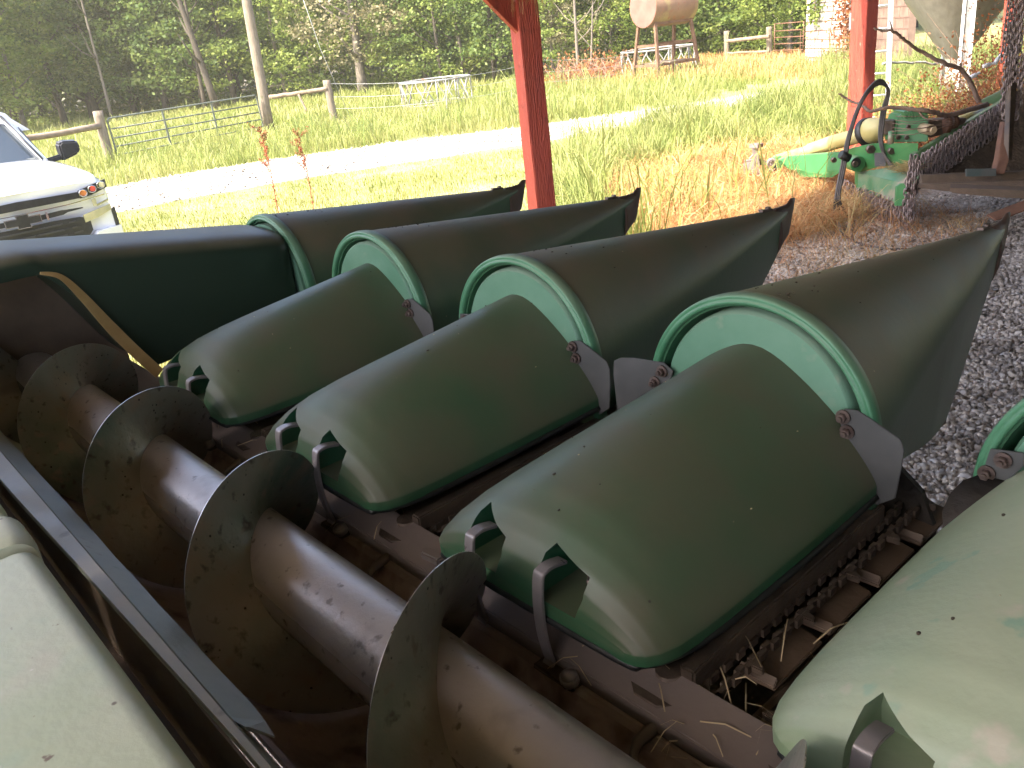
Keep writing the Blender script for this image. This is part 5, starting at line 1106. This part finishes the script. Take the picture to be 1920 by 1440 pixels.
secs = nose([body_sec(x, w, zb, zs, zc) for x, w, zb, zs, zc in ((.02, .93, .42, 1.10, 1.16), (-.03, .97, .40, 1.13, 1.20), (-.10, .99, .40, 1.15, 1.235), (-.3, 1.005, .40, 1.17, 1.27), (-.7, 1.015, .42, 1.19, 1.31), (-1.2, 1.02, .42, 1.215, 1.345), (-1.55, 1.02, .40, 1.23, 1.36), (-1.75, 1.02, .40, 1.24, 1.33))])
tp_('front_body', M['white'], lambda mb: mb.loft(secs), auto=40)
tp_('cab_body', M['white'], lambda mb: mb.loft([body_sec(x, 1.02, .40, 1.24, 1.27) for x in (-1.751, -2.5, -3.4, -3.95)]), auto=40)
tp_('bed', M['white'], lambda mb: mb.loft([body_sec(x, 1.02, .45, 1.30, 1.32) for x in (-3.99, -4.8, -5.78)]), auto=40)
def cab_sec(x, w0, w1, z0, z1, r=.09):
    return [(x, -w0, z0), (x, -w1-.02, z1-r), (x, -w1+.02, z1-r*.35), (x, -w1+.10, z1), (x, -w1*.4, z1+.03), (x, w1*.4, z1+.03), (x, w1-.10, z1), (x, w1-.02, z1-r*.35), (x, w1+.02, z1-r), (x, w0, z0)]
tp_('cab_roof', M['white'], lambda mb: mb.loft([cab_sec(-2.20, .97, .78, 1.62, 1.855), cab_sec(-2.32, .96, .76, 1.62, 1.885), cab_sec(-2.7, .96, .77, 1.62, 1.90), cab_sec(-3.5, .96, .77, 1.62, 1.90), cab_sec(-3.82, .95, .75, 1.62, 1.87)]), auto=50)
# windshield, its surround and pillars
wsb = [(-1.62-.10*(abs(y)/.85)**2, y, 1.335-.05*(abs(y)/.85)**2) for y in [(-.86+1.72*i/14) for i in range(15)]]
wst = [(-2.26-.05*(abs(y)/.7)**2, y*.86, 1.86-.03*(abs(y)/.7)**2) for y in [(-.80+1.60*i/14) for i in range(15)]]
tp_('windshield', M['glass'], lambda mb: mb.loft([[(x, y, z) for x, y, z in wsb], [(x, y, z) for x, y, z in wst]], closed=False, cap0=False, cap1=False))
tp_('dashboard', mat('grey_dash', (.2, .21, .2), None, .7), lambda mb: mb.box((-1.98, 0, 1.30), (.5, 1.6, .08)))
tp_('wiper_cowl', M['blk'], lambda mb: mb.tube([(x+.02, y, z-.005) for x, y, z in wsb], .022, 8))
for s_ in (-1, 1):
    tp_('roof_pillar', M['white'], lambda mb: mb.loft([[(-1.66, s_*.865, 1.28), (-1.80, s_*.98, 1.24), (-1.92, s_*.985, 1.24), (-1.78, s_*.86, 1.28)], [(-2.27, s_*.672, 1.84), (-2.30, s_*.77, 1.80), (-2.40, s_*.78, 1.80), (-2.38, s_*.66, 1.85)]], smooth=False), bevel=.012)
    tp_('pillar_seal', M['blk'], lambda mb: mb.tube([(-1.67, s_*.855, 1.315), (-2.26, s_*.685, 1.85)], .014, 6))
    tp_('side_window', M['glass'], lambda mb: mb.slab([(-1.90, s_*.985, 1.26), (-2.30, s_*.81, 1.80), (-3.6, s_*.81, 1.80), (-3.85, s_*.985, 1.26)], (0, -s_*.01, 0)))
    tp_('window_frame', M['white'], lambda mb: mb.bar((-2.95, s_*.99, 1.26), (-2.95, s_*.815, 1.82), .09, .03), bevel=.004)
    mi = tp_('side_mirror', M['blk'], lambda mb: (mb.loft([[(-1.90+dx*.5, s_*(1.10+dy), 1.36+dz) for dy, dz in q] for dx, q in ((0, ((0, -.10), (.04, -.12), (.24, -.07), (.29, 0), (.26, .10), (.05, .12), (0, .09))), (.22, ((.02, -.08), (.05, -.10), (.21, -.05), (.25, 0), (.23, .08), (.06, .10), (.02, .07))))], smooth=False), mb.bar((-1.90, s_*.95, 1.27), (-1.86, s_*1.14, 1.30), .09, .06)), bevel=.02)
    wh = lambda x: (tp_('wheel_arch', M['blk'], lambda mb: mb.cyl((x, s_*.99, .48), (0, 1, 0), .47, .10, 28)), tp_('wheel', M['tyre'], lambda mb: mb.cyl((x, s_*.93, .41), (0, 1, 0), .41, .27, 28), bevel=.03), tp_('rim', M['chrome'], lambda mb: mb.cyl((x, s_*1.055, .41), (0, 1, 0), .26, .03, 24)))
    wh(-1.02); wh(-4.75)
tp_('rear_window', M['glass'], lambda mb: mb.slab([(-3.86, -.7, 1.35), (-3.86, .7, 1.35), (-3.83, .62, 1.78), (-3.83, -.62, 1.78)], (.01, 0, 0)))
# front panels laid on the nose: columns of (y, low, high)
def strip_(name, m, cols, out, th=.02, par=None):
    mb = MB(); F_, Bk = [], []
    ys = []
    for i in range(len(cols)-1):
        (ya, la_, ha), (yb, lb2, hb) = cols[i], cols[i+1]; k = max(1, int(abs(yb-ya)/.06))
        for j in range(k): t = j/k; ys.append((ya+(yb-ya)*t, la_+(lb2-la_)*t, ha+(hb-ha)*t))
    ys.append(cols[-1]); secs = [[(.02+fxx(y)+out, y, l), (.02+fxx(y)+out, y, h), (.02+fxx(y)+out-th, y, h), (.02+fxx(y)+out-th, y, l)] for y, l, h in ys]
    mb.loft(secs, smooth=False); return mb.build(name, m, par or tr, world=False)
strip_('upper_grille', M['blk'], [(-.62, 1.005, 1.065), (0, 1.01, 1.085), (.62, 1.005, 1.065)], .012)
for s_ in (-1, 1):
    hl = strip_('headlight', M['blk'], [(s_*.62, 1.00, 1.075), (s_*.75, 1.01, 1.10), (s_*.95, 1.05, 1.13)][::s_], .016)
    for q, mm in ((.66, M['amber']), (.77, M['redl']), (.88, M['lens'])):
        tp_('lamp', mm, lambda mb: mb.box((.02+fxx(q)+.018, s_*q, 1.045+(q-.66)*.18), (.02, .075, .055), Matrix.Rotation(-s_*math.radians(10+60*(q-.6)), 3, 'Z')), hl, .008)
        tp_('lamp_surround', M['chrome'], lambda mb: mb.tube([(.02+fxx(q)+.030, s_*q+.042*math.cos(a), 1.045+(q-.66)*.18+.033*math.sin(a)) for a in [i*math.pi/6 for i in range(12)]], .004, 5, closed=True), hl)
strip_('centre_bar', M['blk'], [(-.62, .905, .915), (-.45, .90, .925), (-.40, .885, .93), (-.2, .88, .925), (.2, .88, .925), (.40, .885, .93), (.45, .90, .925), (.62, .905, .915)], .012)
strip_('bumper_edge_lip', M['chrome'], [(-.90, .985, .995), (-.5, .965, .973), (0, .962, .970), (.5, .965, .973), (.90, .985, .995)], .010, .006)
lg = strip_('lower_grille', M['blk'], [(-.66, .68, .80), (-.56, .60, .83), (-.3, .58, .845), (.3, .58, .845), (.56, .60, .83), (.66, .68, .80)], .010)
for z in (.635, .69, .745, .80): strip_('grille_bar', mat('dark_grille_bar', (.05, .05, .055), None, .3), [(-.55, z-.008, z+.008), (.55, z-.008, z+.008)], .022, .008, lg)
for s_ in (-1, 1):
    strip_('fog_light', M['lens'], [(s_*.60, .765, .84), (s_*.75, .785, .86), (s_*.93, .83, .885)][::s_], .014)
    strip_('side_lamp', M['lens'], [(s_*.74, .90, .965), (s_*.78, .90, .97)][::s_], .016)
    strip_('lamp_recess', mat('mirror_strip', (.5, .5, .42), None, .15, .8), [(s_*.78, .895, .91), (s_*.93, .925, .94)][::s_], .012)
    strip_('tow_slot', M['blk'], [(s_*.93, .62, .83), (s_*.975, .55, .85)][::s_], .016)
strip_('front_bumper', M['white'], [(-.98, .50, .66), (-.70, .44, .655), (-.60, .42, .575), (0, .42, .565), (.60, .42, .575), (.70, .44, .655), (.98, .50, .66)], .05, .12)
em = [(-.165, -.030), (-.165, .030), (-.055, .030), (-.055, .058), (.055, .058), (.055, .030), (.165, .030), (.165, -.030), (.055, -.030), (.055, -.058), (-.055, -.058), (-.055, -.030)]
e1 = tp_('emblem', M['blk'], lambda mb: mb.slab([(.036, y, .905+z+y*.0) for y, z in em], (.012, 0, 0)))
tp_('emblem_border', M['chrome'], lambda mb: mb.slab([(.034, y+math.copysign(.009, y), .905+z+math.copysign(.008, z)) for y, z in em], (.008, 0, 0)), e1)
tp_('badge_bar', M['chrome'], lambda mb: mb.box((.03, .235, .908), (.012, .022, .075)))

tr.scale = (1.03, 1.03, 1.10)

# ================================================================== HAZE ADDED TO IMITATE THE VEIL OF FLARE
hm = bpy.data.materials.new('flare_veil_haze'); hm.use_nodes = True; t_ = hm.node_tree; t_.nodes.remove(t_.nodes['Principled BSDF']); pv = t_.nodes.new('ShaderNodeVolumePrincipled')
pv.inputs['Color'].default_value = (.97, .92, .72, 1); pv.inputs['Density'].default_value = .0011; pv.inputs['Anisotropy'].default_value = .3; t_.links.new(pv.outputs[0], t_.nodes['Material Output'].inputs['Volume'])
mb = MB(); mb.box((-20, 30, 8), (800, 800, 18.9)); tag(mb.build('haze', hm), 'thin pale haze added for the veil of light over the pasture', 'haze', kind='stuff')
